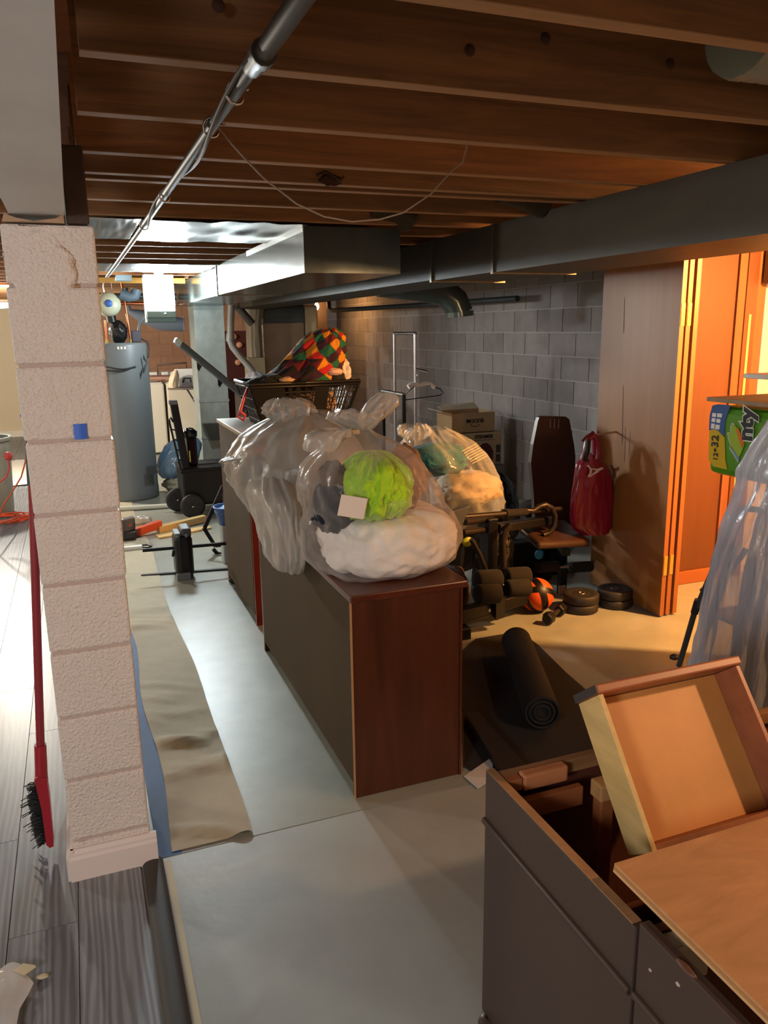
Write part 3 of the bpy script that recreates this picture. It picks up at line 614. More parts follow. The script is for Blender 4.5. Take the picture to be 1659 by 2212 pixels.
MB().bar((2.30, 3.95, .10), (2.30, 3.95, .58), .06, .06, up=(0, 1, 0), bev=.006).build('upright', blackm, g)
MB().bar(aY(1072, 1141, 3.72), aY(1192, 1122, 3.92), .06, .05, bev=.006).build('top_beam', blackm, g)
a = aY(1002, 1117, 3.7); c = aY(1212, 1099, 3.9)
MB().tube([a, a+(c-a)*.42, c], .016, 12).build('bar', M('bronze_tube', '#261c17', .4, .3), g)
MB().tube([a+(c-a)*.40, a+(c-a)*.62], .022, 12).build('grip', foam, g)
MB().tube([aY(x, y, 3.82) for x, y in ((1130, 1103), (1152, 1104), (1165, 1094), (1178, 1090), (1192, 1097), (1199, 1115), (1198, 1135), (1188, 1150), (1173, 1156))], .016, 12).build('curved_handle', M('bronze_tube', '#4a3a2c'), g)
MB().tube([aY(x, y, 3.62) for x, y in ((1087, 1245), (1086, 1200), (1085, 1165), (1090, 1145), (1101, 1135))], .021, 12).build('lever', MATS['bronze_tube'], g)
MB().tube([aY(1004, 1128, 3.6), aY(1060, 1121, 3.75)], .018, 10).build('tube', MATS['bronze_tube'], g)
MB().tube([aY(1000, 1150, 3.6), aY(1066, 1142, 3.75)], .018, 10).build('tube', MATS['bronze_tube'], g)
MB().tube([aY(x, y, 3.66) for x, y in ((1018, 1165), (1035, 1195), (1053, 1240))], .014, 10).build('brace', MATS['bronze_tube'], g)
def roller(x0, x1, y, Y, r, nm='foam_roller'):
    p, q = aY(x0, y, Y), aY(x1, y-3, Y)
    e = (q-p)/10; MB().tube([p, p+e*.3, p+e, q-e, q-e*.3, q], [r*.75, r*.95, r, r, r*.95, r*.75], 16).build(nm, foam, g)
roller(1028, 1080, 1254, 3.55, .055); roller(1092, 1142, 1246, 3.58, .050); roller(1030, 1078, 1284, 3.50, .055); roller(1093, 1142, 1272, 3.50, .048)
roller(1160, 1205, 1226, 3.95, .034); roller(1231, 1278, 1226, 3.95, .034)
MB().tube([aY(1050, 1268, 3.55), aY(1140, 1257, 3.5)], .010, 8).build('axle', steel, g)
MB().tube([aY(1195, 1226, 3.95), aY(1240, 1224, 3.95)], .010, 8).build('axle', steel, g)
MB().bar(aY(1215, 1228, 3.96), aY(1212, 1300, 3.96), .045, .04, up=(0, 1, 0)).build('post', blackm, g)
p = aY(1214, 1274, 3.92); MB().box(p-V((.026, .004, .028)), p+V((.026, .004, .028)), .003).build('plate', M('zinc_plate', '#a89c90', .35, .7), g)
MB().bar(aY(1075, 1330, 3.66), aY(1076, 1285, 3.6), .055, .055, up=(0, 1, 0)).build('post', blackm, g)
p0, p1 = aY(985, 1160, 3.45), aY(1008, 1100, 3.50)
MB().obox((p0+p1)/2-V((.06, 0, 0)), (p1-p0)/2*1.15, V((.085, .05, .0)), V((.012, -.02, .004)), .01).build('arm_pad', M('slate_vinyl', '#55636e', .45, bump=(40, .1, .002)), g)
# bench seat with tall back
s = thing('gym_seat', (2.85, 4.3, 0), 'dark brown padded gym seat with tall narrow back by the door', 'seat')
prof = [(1165, 902), (1172, 899), (1222, 900), (1230, 906), (1240, 960), (1243, 985), (1241, 1060), (1246, 1135), (1156, 1135), (1153, 1065), (1147, 1000), (1152, 960), (1162, 910)]
MB().prism([aY(x, y, 4.28) for x, y in prof], (0, .035, 0)).build('backrest', brv, s)
for k in range(3):
    p, q = aY(1189+9*k, 905, 4.276), aY(1188+9*k, 925, 4.276); MB().tube([p, q], .006, 8).build('tuft_line', M('brown_vinyl_light', '#5a3c2c', .35), s)
p, q = aY(1168, 1170, 3.74), aY(1282, 1165, 3.78)
MB().obox((p+q)/2+V((0, .17, .0)), (q-p)/2, V((.03, .19, .02)), V((0, -.004, .024)), .018).build('seat_pad', brv, s)
MB().bar((2.86, 4.33, .02), (2.86, 4.33, .45), .05, .05, up=(0, 1, 0)).build('post', blackm, s)
MB().box((2.66, 4.30, 0), (3.04, 4.37, .05), .006).build('foot', black, s)
MB().bar((2.72, 3.95, .265), (2.86, 4.31, .28), .05, .04).build('seat_arm', blackm, s)
# weight plates, ball, dumbbell
pm_ = M('rubber_plate', '#221d19', .6, bump=(80, .2, .002))
def plate(x, y, z, r, lab, grp=None):
    t = thing('weight_plate', (x, y, z), lab, 'weight plate', 'rubber weight plates on the floor')
    MB().lathe([(.024, .002), (r*.55, .002), (r-.006, .0), (r, .006), (r, .046), (r-.006, .052), (r*.62, .050), (r*.55, .046), (.05, .048), (.03, .052), (.024, .050), (.024, .002)], (x, y, z), (0, 0, 1), 40).build('disc', pm_, t)
    MB().lathe([(.014, .001), (.024, .001), (.025, .0535), (.014, .0535), (.014, .001)], (x, y, z), (0, 0, 1), 20).build('hub_ring', M('steel_ring', '#6b6058', .4, .8), t)
x, y = aZ(1253, 1317)[:2]
plate(x, y, 0, .103, 'lower black rubber plate of the pair next to the orange ball'); plate(x+.003, y, .054, .103, 'upper black rubber plate of the pair next to the orange ball')
x, y = aZ(1328, 1307)[:2]
plate(x, y, 0, .098, 'lower black rubber plate of the pair next to the door leaves'); plate(x-.004, y+.004, .054, .098, 'upper black rubber plate of the pair next to the door leaves')
br = .099; bp = aY(1159, 1289, 3.76); bp.z = br
ball = thing('exercise_ball', bp-V((0, 0, br)), 'orange and black medicine ball on the floor by the bench', 'ball')
m = MB(); m.lathe([(br*math.sin(math.pi*i/24), -br*math.cos(math.pi*i/24)) for i in range(25)], bp, (.1, .2, 1), 40); m.build('shell', M('orange_rubber', '#e0560f', .55, bump=(90, .15, .002)), ball)
def band(nrm, wv):
    nrm = V(nrm).normalized(); a = nrm.orthogonal().normalized(); b2 = nrm.cross(a); m = MB()
    m.grid(lambda u, v: bp+((a*math.cos(2*math.pi*u)+b2*math.sin(2*math.pi*u))*math.cos((v-.5)*wv)+nrm*math.sin((v-.5)*wv))*(br+.0012), 40, 4)
    m.build('black_band', black, ball)
band((.93, -.05, .2), .42); band((.25, .55, .80), .36); band((-.35, .9, -.45), .3)
d = thing('dumbbell', (2.42, 3.63, 0), 'small black hex dumbbell on the floor before the orange ball', 'dumbbell')
p, q = aZ(1186, 1334, .04), aZ(1211, 1316, .04); e = (q-p).normalized()
for c0 in (p, q): MB().tube([c0-e*.03, c0-e*.022, c0+e*.022, c0+e*.03], [.028, .035, .035, .028], 6, smooth=False).build('head', blackm, d)
MB().tube([p, q], .014, 10).build('grip', M('iron', '#4a4440', .4, .8), d)
# red drawstring bag hanging on the door edge
rb = thing('red_bag', (2.8, 3.86, .36), 'glossy red drawstring bag hanging on the door leaf edge', 'bag')
red = M('red_satin', '#7a0c26', .28, spec=.6, bump=(7, .35, .02))
m = MB(); pr = [(1252, 1024, 1288), (1238, 1060, 1325), (1236, 1100, 1330), (1240, 1132, 1328), (1262, 1150, 1324)]
rings = []
for (xl, y, xr) in [(1262, 1152, 1322), (1240, 1135, 1330), (1235, 1100, 1331), (1237, 1060, 1330), (1241, 1030, 1326), (1246, 1005, 1312), (1256, 992, 1292), (1264, 978, 1280)]:
    a, c = aY(xl, y, 3.86), aY(xr-9, y, 3.86); rings.append((a.z/2+c.z/2, (a.x+c.x)/2, 3.86, (c.x-a.x)/2, .045))
m.loft(rings, .012, 51, n=64, sub=6, f=2.2, g=3); m.build('bag_body', red, rb)
m = MB(); m.tube([aY(x, y, 3.86) for x, y in ((1262, 1000), (1266, 975), (1270, 950), (1280, 938), (1288, 950), (1290, 978), (1286, 1000))], [.02, .022, .02, .02, .024, .03, .03], 12); m.build('strap', red, rb)
MB().tube([aY(x, y, 3.84) for x, y in ((1258, 953), (1266, 944), (1276, 938))], .008, 8).build('hook', M('red_hook', '#5a1010', .4), rb)
h0 = aY(1283, 940, 3.86); MB().tube([h0, V((2.975, 3.86, h0.z+.01))], .006, 8).build('hook_arm', steel, rb)
m = MB(); m.tube([aY(x, y, 3.84) for x, y in ((1270, 948), (1268, 970), (1264, 992), (1276, 1004), (1288, 1010))], [.01, .016, .02, .02, .01], 10); m.build('dark_strap', black, rb)
def mk(pts, Y): return [aY(1225+x*.0723, 920+y*.0723, Y) for x, y in pts]
wm = M('white_print', '#b8aaa4', .6)
m = MB()
for pts in ([(570, 1190), (650, 1170), (700, 1240), (760, 1290), (740, 1400), (690, 1490), (640, 1540), (620, 1500), (680, 1400), (690, 1310), (650, 1240)], [(620, 1500), (680, 1540), (760, 1490), (800, 1440), (830, 1450), (930, 1390), (960, 1350), (1080, 1290), (1090, 1240), (1020, 1240), (920, 1280), (760, 1270), (760, 1300), (880, 1330), (740, 1440)]):
    m.prism(mk(pts, 3.80), (0, .004, 0))
m.build('printed_emblem', wm, rb)
m = MB(); m.tube([aY(x, y, 3.86) for x, y in ((1318, 1005), (1323, 1010), (1325, 1025), (1327, 1058))], .006, 6); m.tube([aY(x, y, 3.86) for x, y in ((1318, 1010), (1326, 1012), (1322, 1030))], .005, 6); m.build('tassel', M('brown_tassel', '#4a3218', .8), rb)
# clutter under the bench
blk = M('black_bag_film', '#0d0d10', .22, spec=.7, bump=(14, .9, .03))
single(MB().loft([(.003, 2.19, 3.93, .07, .07), (.1, 2.19, 3.93, .10, .09), (.35, 2.2, 3.93, .10, .09), (.52, 2.2, 3.93, .07, .07), (.57, 2.2, 3.93, .02, .02)], .025, 61), 'trash_bag', blk, 'black plastic trash bag tied up under the gym bar', 'bag')
single(MB().loft([(.003, 2.66, 4.78, .14, .13), (.25, 2.66, 4.78, .17, .16), (.5, 2.65, 4.78, .16, .15), (.62, 2.64, 4.78, .08, .08), (.66, 2.64, 4.78, .02, .02)], .04, 63), 'trash_bag', blk, 'shiny black trash bag behind the gym bench next to the seat back', 'bag')
single(MB().loft([(.003, 1.88, 3.88, .09, .08), (.12, 1.88, 3.88, .11, .09), (.26, 1.88, 3.88, .09, .08), (.30, 1.88, 3.88, .03, .03)], .03, 65), 'purple_bag', M('purple_grey_cloth', '#3c3037', .8, bump=(12, .7, .02)), 'dull purple cloth bag on the floor under the gym bench', 'bag')
for (x, y, Y, h_, l) in ((1010, 1170, 3.9, '#b5bf2a', 'yellow green packet wedged in the gym bench'), (1165, 1198, 4.06, '#2f9ad0', 'bright blue scrap under the gym seat nearest the trash bag'), (1230, 1184, 4.16, '#2f9ad0', 'bright blue scrap further under the gym seat')):
    single(MB().lump(aY(x, y, Y), (.03, .012, .028), .3, x, 2), 'scrap', M('scrap'+h_[1:], h_, .5), l, 'scrap')
m = MB().box((2.55, 4.40, 0), (3.05, 4.52, .22), .02); single(m, 'storage_bin', M('dark_bin', '#17181c', .5), 'dark low storage bin under the tall gym seat', 'bin')
p = V((3.15, 5.1, .16)); single(MB().tube([p+V((-.16, -.1, 0)), p+V((-.14, -.09, 0)), p+V((.14, .09, 0)), p+V((.16, .1, 0))], [.12, .155, .155, .12], 24), 'rolled_mat', M('dark_grey_roll', '#3b3632', .85), 'thick dark grey rolled mat lying by the block wall', 'mat')
m = MB().loft([(.003, 2.75, 5.6, .14, .14), (.3, 2.75, 5.6, .18, .17), (.55, 2.76, 5.6, .15, .15), (.72, 2.78, 5.6, .06, .06)], .03, 71); single(m, 'grey_bag', film('grey_bag_film', '#a7a9a8', .6, .9), 'grey plastic bag by the steamer carton', 'bag')
# ================================================================== FOREGROUND DRESSER, DRAWER, PLYWOOD
pb = M('dark_brown_paint', '#43352f', .38, spec=.4, var=((5, 5, 5), .06), bump=(45, .08, .002))
rawi = M('raw_red_wood', '#96572f', .6, var=((14, 3, 14), .25), bump=((30, 4, 30), .2, .003))
ind = M('dresser_inside', '#5a2c16', .7, var=((4, 4, 4), .2))
d = thing('open_dresser', (1.4, 1.13, 0), 'dark brown painted dresser without its top with a drawer stood inside', 'dresser')
X0, Ya, Yb, Zt = .765, .875, 1.385, .674
MB().box((X0, Ya, .035), (X0+.02, Yb, Zt), .0025).build('end_panel', pb, d)
MB().box((2.0, Ya, .035), (2.02, Yb, Zt), .0025).build('end_panel', pb, d)
MB().tube([(X0-.001, Ya+.002, .549), (X0-.001, Yb, .549)], .008, 8).build('bead_moulding', pb, d)
MB().box((X0+.001, Ya+.01, Zt-.001), (X0+.019, Yb-.002, Zt+.0015)).build('raw_rim', M('raw_edge_wood', '#9a7048', .7, var=((20, 20, 20), .2)), d)
MB().box((X0+.02, Yb-.012, .05), (2.0, Yb, Zt-.012)).build('back_panel', ind, d)
MB().box((X0+.02, Yb-.034, Zt-.035), (2.0, Yb-.012, Zt-.002), .002).build('back_rail', M('weathered_rail', '#86603a', .7, var=((3, 20, 20), .35)), d)
MB().box((X0+.021, Yb-.060, Zt-.030), (X0+.06, Yb-.034, Zt-.001), .003).build('corner_block', rawi, d)
MB().box((X0+.062, Yb-.062, Zt-.034), (X0+.175, Yb-.035, Zt+.004), .005).build('corner_block', M('raw_pink_wood', '#b5744a', .6, var=((4, 20, 20), .2)), d)
MB().box((X0+.03, Yb-.085, Zt-.085), (X0+.20, Yb-.066, Zt-.040), .002).build('rail', rawi, d)
MB().box((X0+.215, Yb-.13, .05), (X0+.250, Yb-.098, Zt-.02), .004).build('divider_post', rawi, d)
MB().box((X0+.209, Yb-.135, Zt-.055), (X0+.252, Yb-.095, Zt-.015), .004).build('post_block', M('raw_tan_wood', '#b98a55', .6, var=((20, 20, 3), .2)), d)
MB().box((X0+.02, 1.08, .35), (2.0, 1.095, .50)).build('divider', ind, d)
MB().box((X0+.22, .90, .33), (X0+.25, 1.30, .36)).build('drawer_runner', rawi, d)
MB().box((X0+.02, Ya, .04), (2.0, Yb-.012, .06)).build('base_board', dark, d)
MB().box((X0+.02, Ya+.0, .05), (2.0, Ya+.02, .30)).build('front_rail', ind, d)
MB().lathe([(.01, 0), (.026, .004), (.03, .02), (.024, .038), (.012, .04)], (X0+.008, Yb-.03, 0), (0, 0, 1), 16).build('foot', pb, d)
for (x, y) in ((X0+.03, Ya+.04), (1.98, Ya+.04), (1.98, Yb-.04)): MB().lathe([(.01, 0), (.026, .004), (.03, .02), (.024, .036)], (x, y, 0), (0, 0, 1), 12).build('foot', pb, d)
d = thing('front_dresser', (1.4, .5, 0), 'dark brown dresser end with chipped top edge nearest the camera under the plywood', 'dresser')
MB().box((X0, .20, .035), (X0+.02, .868, .690), .003).build('end_panel', pb, d)
MB().tube([(X0-.001, .20, .553), (X0-.001, .866, .553)], .008, 8).build('bead_moulding', pb, d)
MB().box((2.0, .20, .035), (2.02, .868, .674), .003).build('end_panel', pb, d)
MB().box((X0+.02, .853, .05), (2.0, .868, .676)).build('back_panel', ind, d)
MB().box((X0+.022, .815, .60), (X0+.10, .85, .674), .003).build('corner_block', M('pale_block', '#b9ae97', .7, var=((8, 8, 8), .2)), d)
MB().box((X0+.02, .20, .05), (2.0, .22, .30)).build('front_panel', ind, d)
m = MB(); m.lump((X0+.004, .765, .690), (.006, .02, .004), .3, 4, 2); m.build('chipped_edge', M('chip_brown', '#5a3a2c', .5), d)
for (yy, zz, s_) in ((.835, .628, .003), (.775, .655, .004)): MB().lump((X0-.0005, yy, zz), (.002, s_, s_*.7), .3, 2, 2).build('paint_chip', M('pale_chip', '#b3a08c', .6), d)
for (x, y) in ((X0+.03, .24), (X0+.03, .83), (1.97, .24), (1.97, .83)): MB().lathe([(.01, 0), (.026, .004), (.03, .02), (.024, .036)], (x, y, 0), (0, 0, 1), 12).build('foot', dark, d)
plyf = M('plywood_face', '#bd8a5c', .5, var=((2.2, 9, 5), .16, 2.8), bump=((5, 24, 8), .25, .003))
pw_ = thing('plywood_sheet', (1.3, .6, .69), 'bare plywood sheet lying across the two open dressers', 'plywood')
for k, h_ in enumerate(('#c99f70', '#a87848', '#d9b584')):
    MB().box((.80+.0005*k, .25, .6925+.006*k), (1.95, .982-.0005*k, .6985+.006*k-.0002)).build('ply_layer', plyf if k == 2 else M('ply_layer%d' % k, h_, .7), pw_)
# leaning drawer: u across, v up its length, n out of its open side
F = V((.967, 1.278, .888)); vv = V((0, -.207*1, -.266)); L_ = .337; vd = V((0, -.615, -.789)); nd = V((0, -.789, .615)); ud = V((1, 0, 0)); Wd = .385; Dp = .09
t_ = thing('wooden_drawer', (1.15, 1.2, .6), 'empty wooden drawer stood on its end in the open dresser', 'drawer')
dfin = M('drawer_front_finish', '#94593a', .42, var=((3, 16, 16), .2)); dside = M('drawer_side_wood', '#cfae70', .6, var=((16, 3, 16), .25), bump=((40, 5, 40), .2, .002)); dbot = M('drawer_bottom', '#c98a48', .5, var=((6, 6, 6), .10), bump=(30, .08, .002))
def dbox(u0, u1, v0, v1, n0, n1, nm, mat, bev=.0015):
    a, b2, c2 = (u1-u0)/2, (v1-v0)/2, (n1-n0)/2
    MB().obox(F+ud*(u0+u1)/2+vd*(v0+v1)/2-nd*(n0+n1)/2, ud*a, vd*b2, nd*c2, bev).build(nm, mat, t_)
dbox(0, .012, .021, L_, 0.003, Dp, 'side', dside); dbox(Wd-.012, Wd, .021, L_, .003, Dp, 'side', dfin)
dbox(.012, Wd-.012, L_-.012, L_, .012, Dp, 'back', rawi); dbox(.012, Wd-.012, .021, L_-.012, Dp-.012, Dp-.006, 'bottom', dbot)
dbox(-.004, Wd+.004, 0, .020, -.004, Dp+.004, 'front', dfin, .004); dbox(-.0052, -.0042, .001, .019, -.002, Dp+.002, 'dark_end', M('dark_end', '#35302f', .5), 0)
for (p_) in ((1.19, 1.337),): 
    MB().lump((p_[0], p_[1]-.04, .905), (.012, .008, .006), .3, 3, 2).build('metal_catch', M('dark_iron', '#2c2622', .5, .6), t_)
# ------------------------------------------------------------------ shelf, towel pack, plastic cover, folding chair
sh = thing('storage_shelf', (2.85, 2.2, 0), 'plain wooden storage shelf against the partition at the right edge', 'shelf')
shm = M('shelf_board', '#8d7352', .6, var=((3, 20, 3), .2))
for z in (.30, .97, 1.30): MB().box((2.56 if z > 1.2 else 2.66, 1.35, z), (3.09, 2.715, z+.018), .002).build('shelf_board', shm, sh)
for (x, y) in ((2.70, 1.40), (3.05, 1.40), (3.05, 2.66), (2.70, 2.0)): MB().box((x-.018, y-.018, 0), (x+.018, y+.018, 1.30), .002).build('post', shm, sh)
single(MB().box((2.66, 1.40, 1.40), (3.08, 2.62, 1.42), .003), 'white_board', M('white_melamine', '#c9c6bf', .5), 'white shelf board lying on blocks above the towel pack', 'board')
for y in (1.5, 2.5): single(MB().box((2.80, y, 1.319), (3.0, y+.06, 1.399), .004), 'wood_block', rawi, 'wooden block holding up the white board at its %s end' % ('door' if y > 2 else 'dresser'), 'block')
tp = thing('towel_pack', (2.68, 2.45, .99), 'blue green and yellow wrapped pack of paper towels on the shelf', 'paper towels')
gr = M('pack_green', '#4d8a1d', .3, bump=(12, .4, .01)); bl = M('pack_blue', '#24508c', .3, bump=(12, .4, .01)); ye = M('pack_yellow', '#c7a510', .3, bump=(12, .4, .01))
MB().box((2.556, 2.05, .99), (2.84, 2.675, 1.285), .03).build('wrapped_rolls', gr, tp)
def pk(x, y, dx=0): return aX(1520+x*.0838, 850+y*.0838, 2.5545-dx)
MB().prism([pk(x, y) for x, y in ((230, 310), (380, 275), (700, 300), (560, 700), (540, 1110), (380, 960), (300, 920), (140, 950), (160, 560))], (-.0012, 0, 0)).build('printed_blue', bl, tp)
MB().prism([pk(x, y) for x, y in ((150, 960), (300, 925), (380, 965), (545, 1140), (560, 1700), (610, 1960), (260, 1880), (130, 1700))], (-.0013, 0, 0)).build('printed_yellow', ye, tp)
lg = M('pack_light_green', '#8fae2e', .3)
MB().prism([pk(x, y, .0014) for x, y in ((720, 780), (800, 820), (900, 900), (1000, 1150), (1060, 1300), (960, 1560), (900, 1660), (800, 1500), (700, 1340), (650, 1180), (620, 1020), (700, 1010))], (-.001, 0, 0)).build('printed_burst', lg, tp)
MB().prism([pk(x, y, .0026) for x, y in ((830, 880), (900, 900), (1000, 1150), (1040, 1290), (980, 1400), (900, 1180))], (-.001, 0, 0)).build('printed_orange', M('pack_orange', '#cf6a17', .3), tp)
MB().tube([pk(x, y, .0026) for x, y in ((800, 800), (730, 770), (700, 850), (690, 1010), (620, 1010), (640, 1150), (700, 1350), (670, 1400), (780, 1580), (890, 1780))], .0018, 6).build('printed_outline', M('pack_white', '#dcdad2', .4), tp)
MB().prism([pk(x, y, .0026) for x, y in ((690, 1390), (800, 1500), (920, 1680), (900, 1760), (780, 1570))], (-.0008, 0, 0)).build('printed_sky', M('pack_sky', '#6d8fb5', .3), tp)
m = MB()
for (a, b2, c2, e) in ((230, 500, 330, 610), (360, 510, 480, 620), (215, 630, 310, 740), (340, 650, 440, 760), (200, 770, 290, 910), (310, 800, 420, 930)):
    m.prism([pk(a, b2, .0013), pk(c2, b2+12, .0013), pk(c2-15, e, .0013), pk(a-15, e-12, .0013)], (-.0008, 0, 0))
m.build('printed_rolls', M('pack_white', '#dcdad2'), tp)
wh = MATS['pack_white']
text('nty', .105, pk(1105, 800, .0035), (0, 0, 1), pk(900, 760)-pk(1300, 770), wh, tp, 'lettering_outline', .0006, bold=.085)
text('nty', .105, pk(1105, 800, .0048), (0, 0, 1), pk(900, 760)-pk(1300, 770), ink, tp, 'lettering', .0006, bold=.045)
yd = pk(200, 1230)-pk(500, 1250)
text('32', .055, pk(300, 1230, .002), (0, 0, 1), yd, ink, tp); text('=', .03, pk(300, 1460, .002), (0, 0, 1), yd, ink, tp); text('12', .036, pk(310, 1630, .002), (0, 0, 1), yd, ink, tp)
fP = film('cover_film', '#cfcfd8', .62, .88, .22, bump=((26, 26, 7), .7, .02))
m = MB(); m.loft([(.02, 2.46, 2.20, .16, .30), (.12, 2.44, 2.20, .17, .30), (.4, 2.43, 2.18, .14, .29), (.7, 2.45, 2.18, .13, .25), (.92, 2.46, 2.17, .10, .20), (1.02, 2.47, 2.17, .085, .19), (1.08, 2.475, 2.16, .09, .20), (1.2, 2.48, 2.12, .085, .18), (1.33, 2.49, 2.06, .07, .17), (1.42, 2.50, 2.0, .05, .15), (1.47, 2.51, 1.97, .02, .06)], .032, 81, n=120, sub=9, f=3.2, g=1.6)
single(m, 'plastic_cover', fP, 'clear plastic sheeting tied round tall hanging goods beside the towel pack', 'plastic sheet')
m = MB(); m.loft([(.03, 2.49, 2.15, .10, .18), (.5, 2.46, 2.13, .09, .17), (.95, 2.47, 2.12, .05, .12), (1.25, 2.50, 2.06, .05, .12), (1.40, 2.51, 2.0, .03, .08)], .03, 85, n=48, sub=5, f=2, g=2); single(m, 'hanging_coat', M('slate_cloth', '#8d8b95', .9, var=((7, 7, 3), .4), bump=(12, .6, .02)), 'slate grey clothes wrapped inside the clear plastic sheeting', 'clothing')
ch = thing('folding_chair', (2.62, 2.7, 0), 'folded dark steel chair leaning against the shelf under the plastic', 'chair')
sl = M('slate_steel', '#525b64', .4, .5)
a = [V((2.60, 2.80, .012)), V((2.60, 2.727, .31)), V((2.60, 2.63, .56)), V((2.60, 2.56, .78)), V((2.60, 2.50, .86)), V((2.66, 2.42, .86))]
MB().tube(a, .0135, 12).build('frame_tube', sl, ch)
MB().tube([V((2.60, 2.70, .015)), V((2.60, 2.63, .30)), V((2.60, 2.55, .55)), V((2.62, 2.48, .68))], .0135, 12).build('leg', sl, ch)
for p, q in ((a[1], a[1]+V((0, -.018, .07))), (a[2]+V((0, -.01, .02)), a[3]), (V((2.60, 2.64, .27)), V((2.60, 2.62, .34)))): MB().tube([p, q], .0175, 12).build('sleeve', M('dark_sleeve', '#24282c', .5), ch)
MB().tube([V((2.60, 2.70, .43)), V((2.60, 2.665, .47)), V((2.60, 2.63, .47)), V((2.60, 2.60, .44))], .006, 8).build('hinge_rod', steel, ch)
MB().tube([V((2.60, 2.585, .74)), V((2.60, 2.56, .745)), V((2.60, 2.55, .73))], .006, 8).build('hinge_rod', steel, ch)
MB().obox(V((2.625, 2.60, .50)), V((.006, 0, 0)), V((0, -.05, .18)), V((0, .018, .005))).build('seat', M('dark_seat', '#2a2522', .6), ch)
# ------------------------------------------------------------------ mats and flap by the dresser
mt = M('black_felt', '#1d1a19', .9, bump=(60, .4, .004), var=((8, 8, 8), .25))
m = MB()
base = [(1.24, 2.40), (1.43, 2.80), (1.5, 3.2), (1.86, 3.50), (2.13, 3.50), (2.12, 3.3), (2.06, 2.95), (2.02, 2.6), (1.95, 2.05), (1.45, 1.95), (1.30, 2.2)]
m = MB(); m.prism([(x, y, .002) for x, y in base], (0, 0, .008)); single(m, 'floor_mat', mt, 'black felt mat with ragged edge spread on the floor by the low dresser', 'mat')
m = MB(); p, q = V((1.94, 3.22, .090)), V((1.65, 2.52, .090)); sp_ = []
m.tube([p, q], .074, 28, cap=False)
e = (q-p).normalized(); a1 = e.orthogonal().normalized(); b1 = e.cross(a1)
for c0, sg in ((p, -1), (q, 1)):
    for rr in (.074, .056, .038): m.tube([c0+(a1*math.cos(t*.33)+b1*math.sin(t*.33))*(rr-.006) for t in range(20)], .006, 6)
m.tube([p+e*.01, q-e*.01], .06, 20)
single(m, 'rolled_mat', M('black_rubber_roll', '#131110', .85), 'rolled black mat lying on the ragged floor mat', 'mat')
single(MB().prism([(1.30, 2.18, .011), (1.40, 2.72, .011), (1.455, 2.70, .011), (1.40, 2.02, .011)], (0, 0, .035)), 'foam_board', M('dark_board', '#18171a', .6), 'thin dark board lying on the mat edge near the low dresser', 'board')
single(MB().prism([(1.205, 2.345, .003), (1.36, 2.41, .012), (1.285, 2.27, .02), (1.215, 2.255, .004)], (0, 0, .004)), 'cardboard_flap', M('pale_card', '#c9c3ba', .7), 'pale bent cardboard flap on the floor at the dresser corner', 'cardboard')
# ================================================================== LEFT SIDE: PAPER, BROOM, CORD
kp = M('kraft_paper', '#a89d84', .75, var=((4, 4, 4), .08), bump=(7, .25, .02))
def kraft(u, v):
    y = 2.315+11.0*u*1.0; x0 = .155+.012*math.sin(5*y)+.05*max(0, 1-(y-2.3)/.8)*0; x1 = .41+.012*math.sin(2.3*y)+.02*noise.noise(V((y*1.4, 0, 0)))
    x = x0+(x1-x0)*v
    z = .004+max(0, .034*noise.noise(V((x*1.6, y*8.5, 3)))+.022*noise.noise(V((x*3+4, y*16+x*9, 1))))*min(1, 12*min(v+.03, 1.03-v))*max(.25, 1-(y-2.3)/5)
    return V((x, y, z))
m = MB(); m.grid(kraft, 420, 22); single(m, 'kraft_paper', kp, 'wrinkled brown kraft paper strip taped along the floor beside the pillar', 'paper')
m = MB(); m.grid(lambda u, v: V((.10+.075*v, 2.30+3.6*u, .0012+.003*(v > .9)*0)), 30, 3); single(m, 'floor_tape', M('blue_tape_dusty', '#40608f', .7, var=((9, 9, 9), .1)), 'dusty blue tape strip along the floor between pillar and kraft paper', 'tape')
m = MB(); m.grid(lambda u, v: V((.117+.02*v, .2+2.08*u, .0012)), 20, 2); single(m, 'yellow_tape', M('cream_tape', '#c3b896', .6), 'pale cream tape strip along the dark floor transition', 'tape')
br = thing('push_broom', (-.22, 2.45, 0), 'red broom with black bristles leaning by the white block pillar', 'broom')
redm = M('broom_red', '#a01f2c', .35); 
a, c = aY(70, 1040, 2.46), aY(88, 1625, 2.46)
MB().tube([a, c], .0125, 14).build('handle', M('broom_handle_red', '#8c2530', .35), br)
MB().tube([aY(61, 952, 2.46), aY(62, 958, 2.46), aY(65, 975, 2.46), aY(70, 1045, 2.46)], [.006, .009, .0135, .0145], 12).build('grip', M('grey_grip', '#3f4750', .6), br)
MB().tube([aY(87, 1608, 2.46), aY(90, 1690, 2.46)], [.018, .019], 12).build('socket', redm, br)
m = MB(); m.prism([aY(x, y, 2.44) for x, y in ((74, 1685), (82, 1678), (101, 1682), (108, 1735), (116, 1828), (108, 1832), (100, 1826), (90, 1750))], (0, .05, 0)); m.build('head', redm, br)
m = MB()
rnd = random.Random(3)
m.prism([aY(x, y, 2.445) for x, y in ((77, 1692), (90, 1745), (100, 1822), (90, 1812), (76, 1760), (68, 1712))], (0, .04, 0))
for k in range(260):
    t = rnd.random(); a = aY(74+24*t, 1690+135*t, 2.44+.05*rnd.random()); l = 13+8*math.sin(math.pi*t)+rnd.uniform(-4, 5)
    if rnd.random() < .07: l *= 1.8
    e = a+V((-.0009*l*1.35, 0, -.0009*l*(.2+.35*t))); e.z = max(.004, e.z)
    m.tube([a, (a+e)/2+V((0, 0, .004)), e], .0016, 4, cap=False)
tag(m.build('bristles', black, br), kind='stuff')
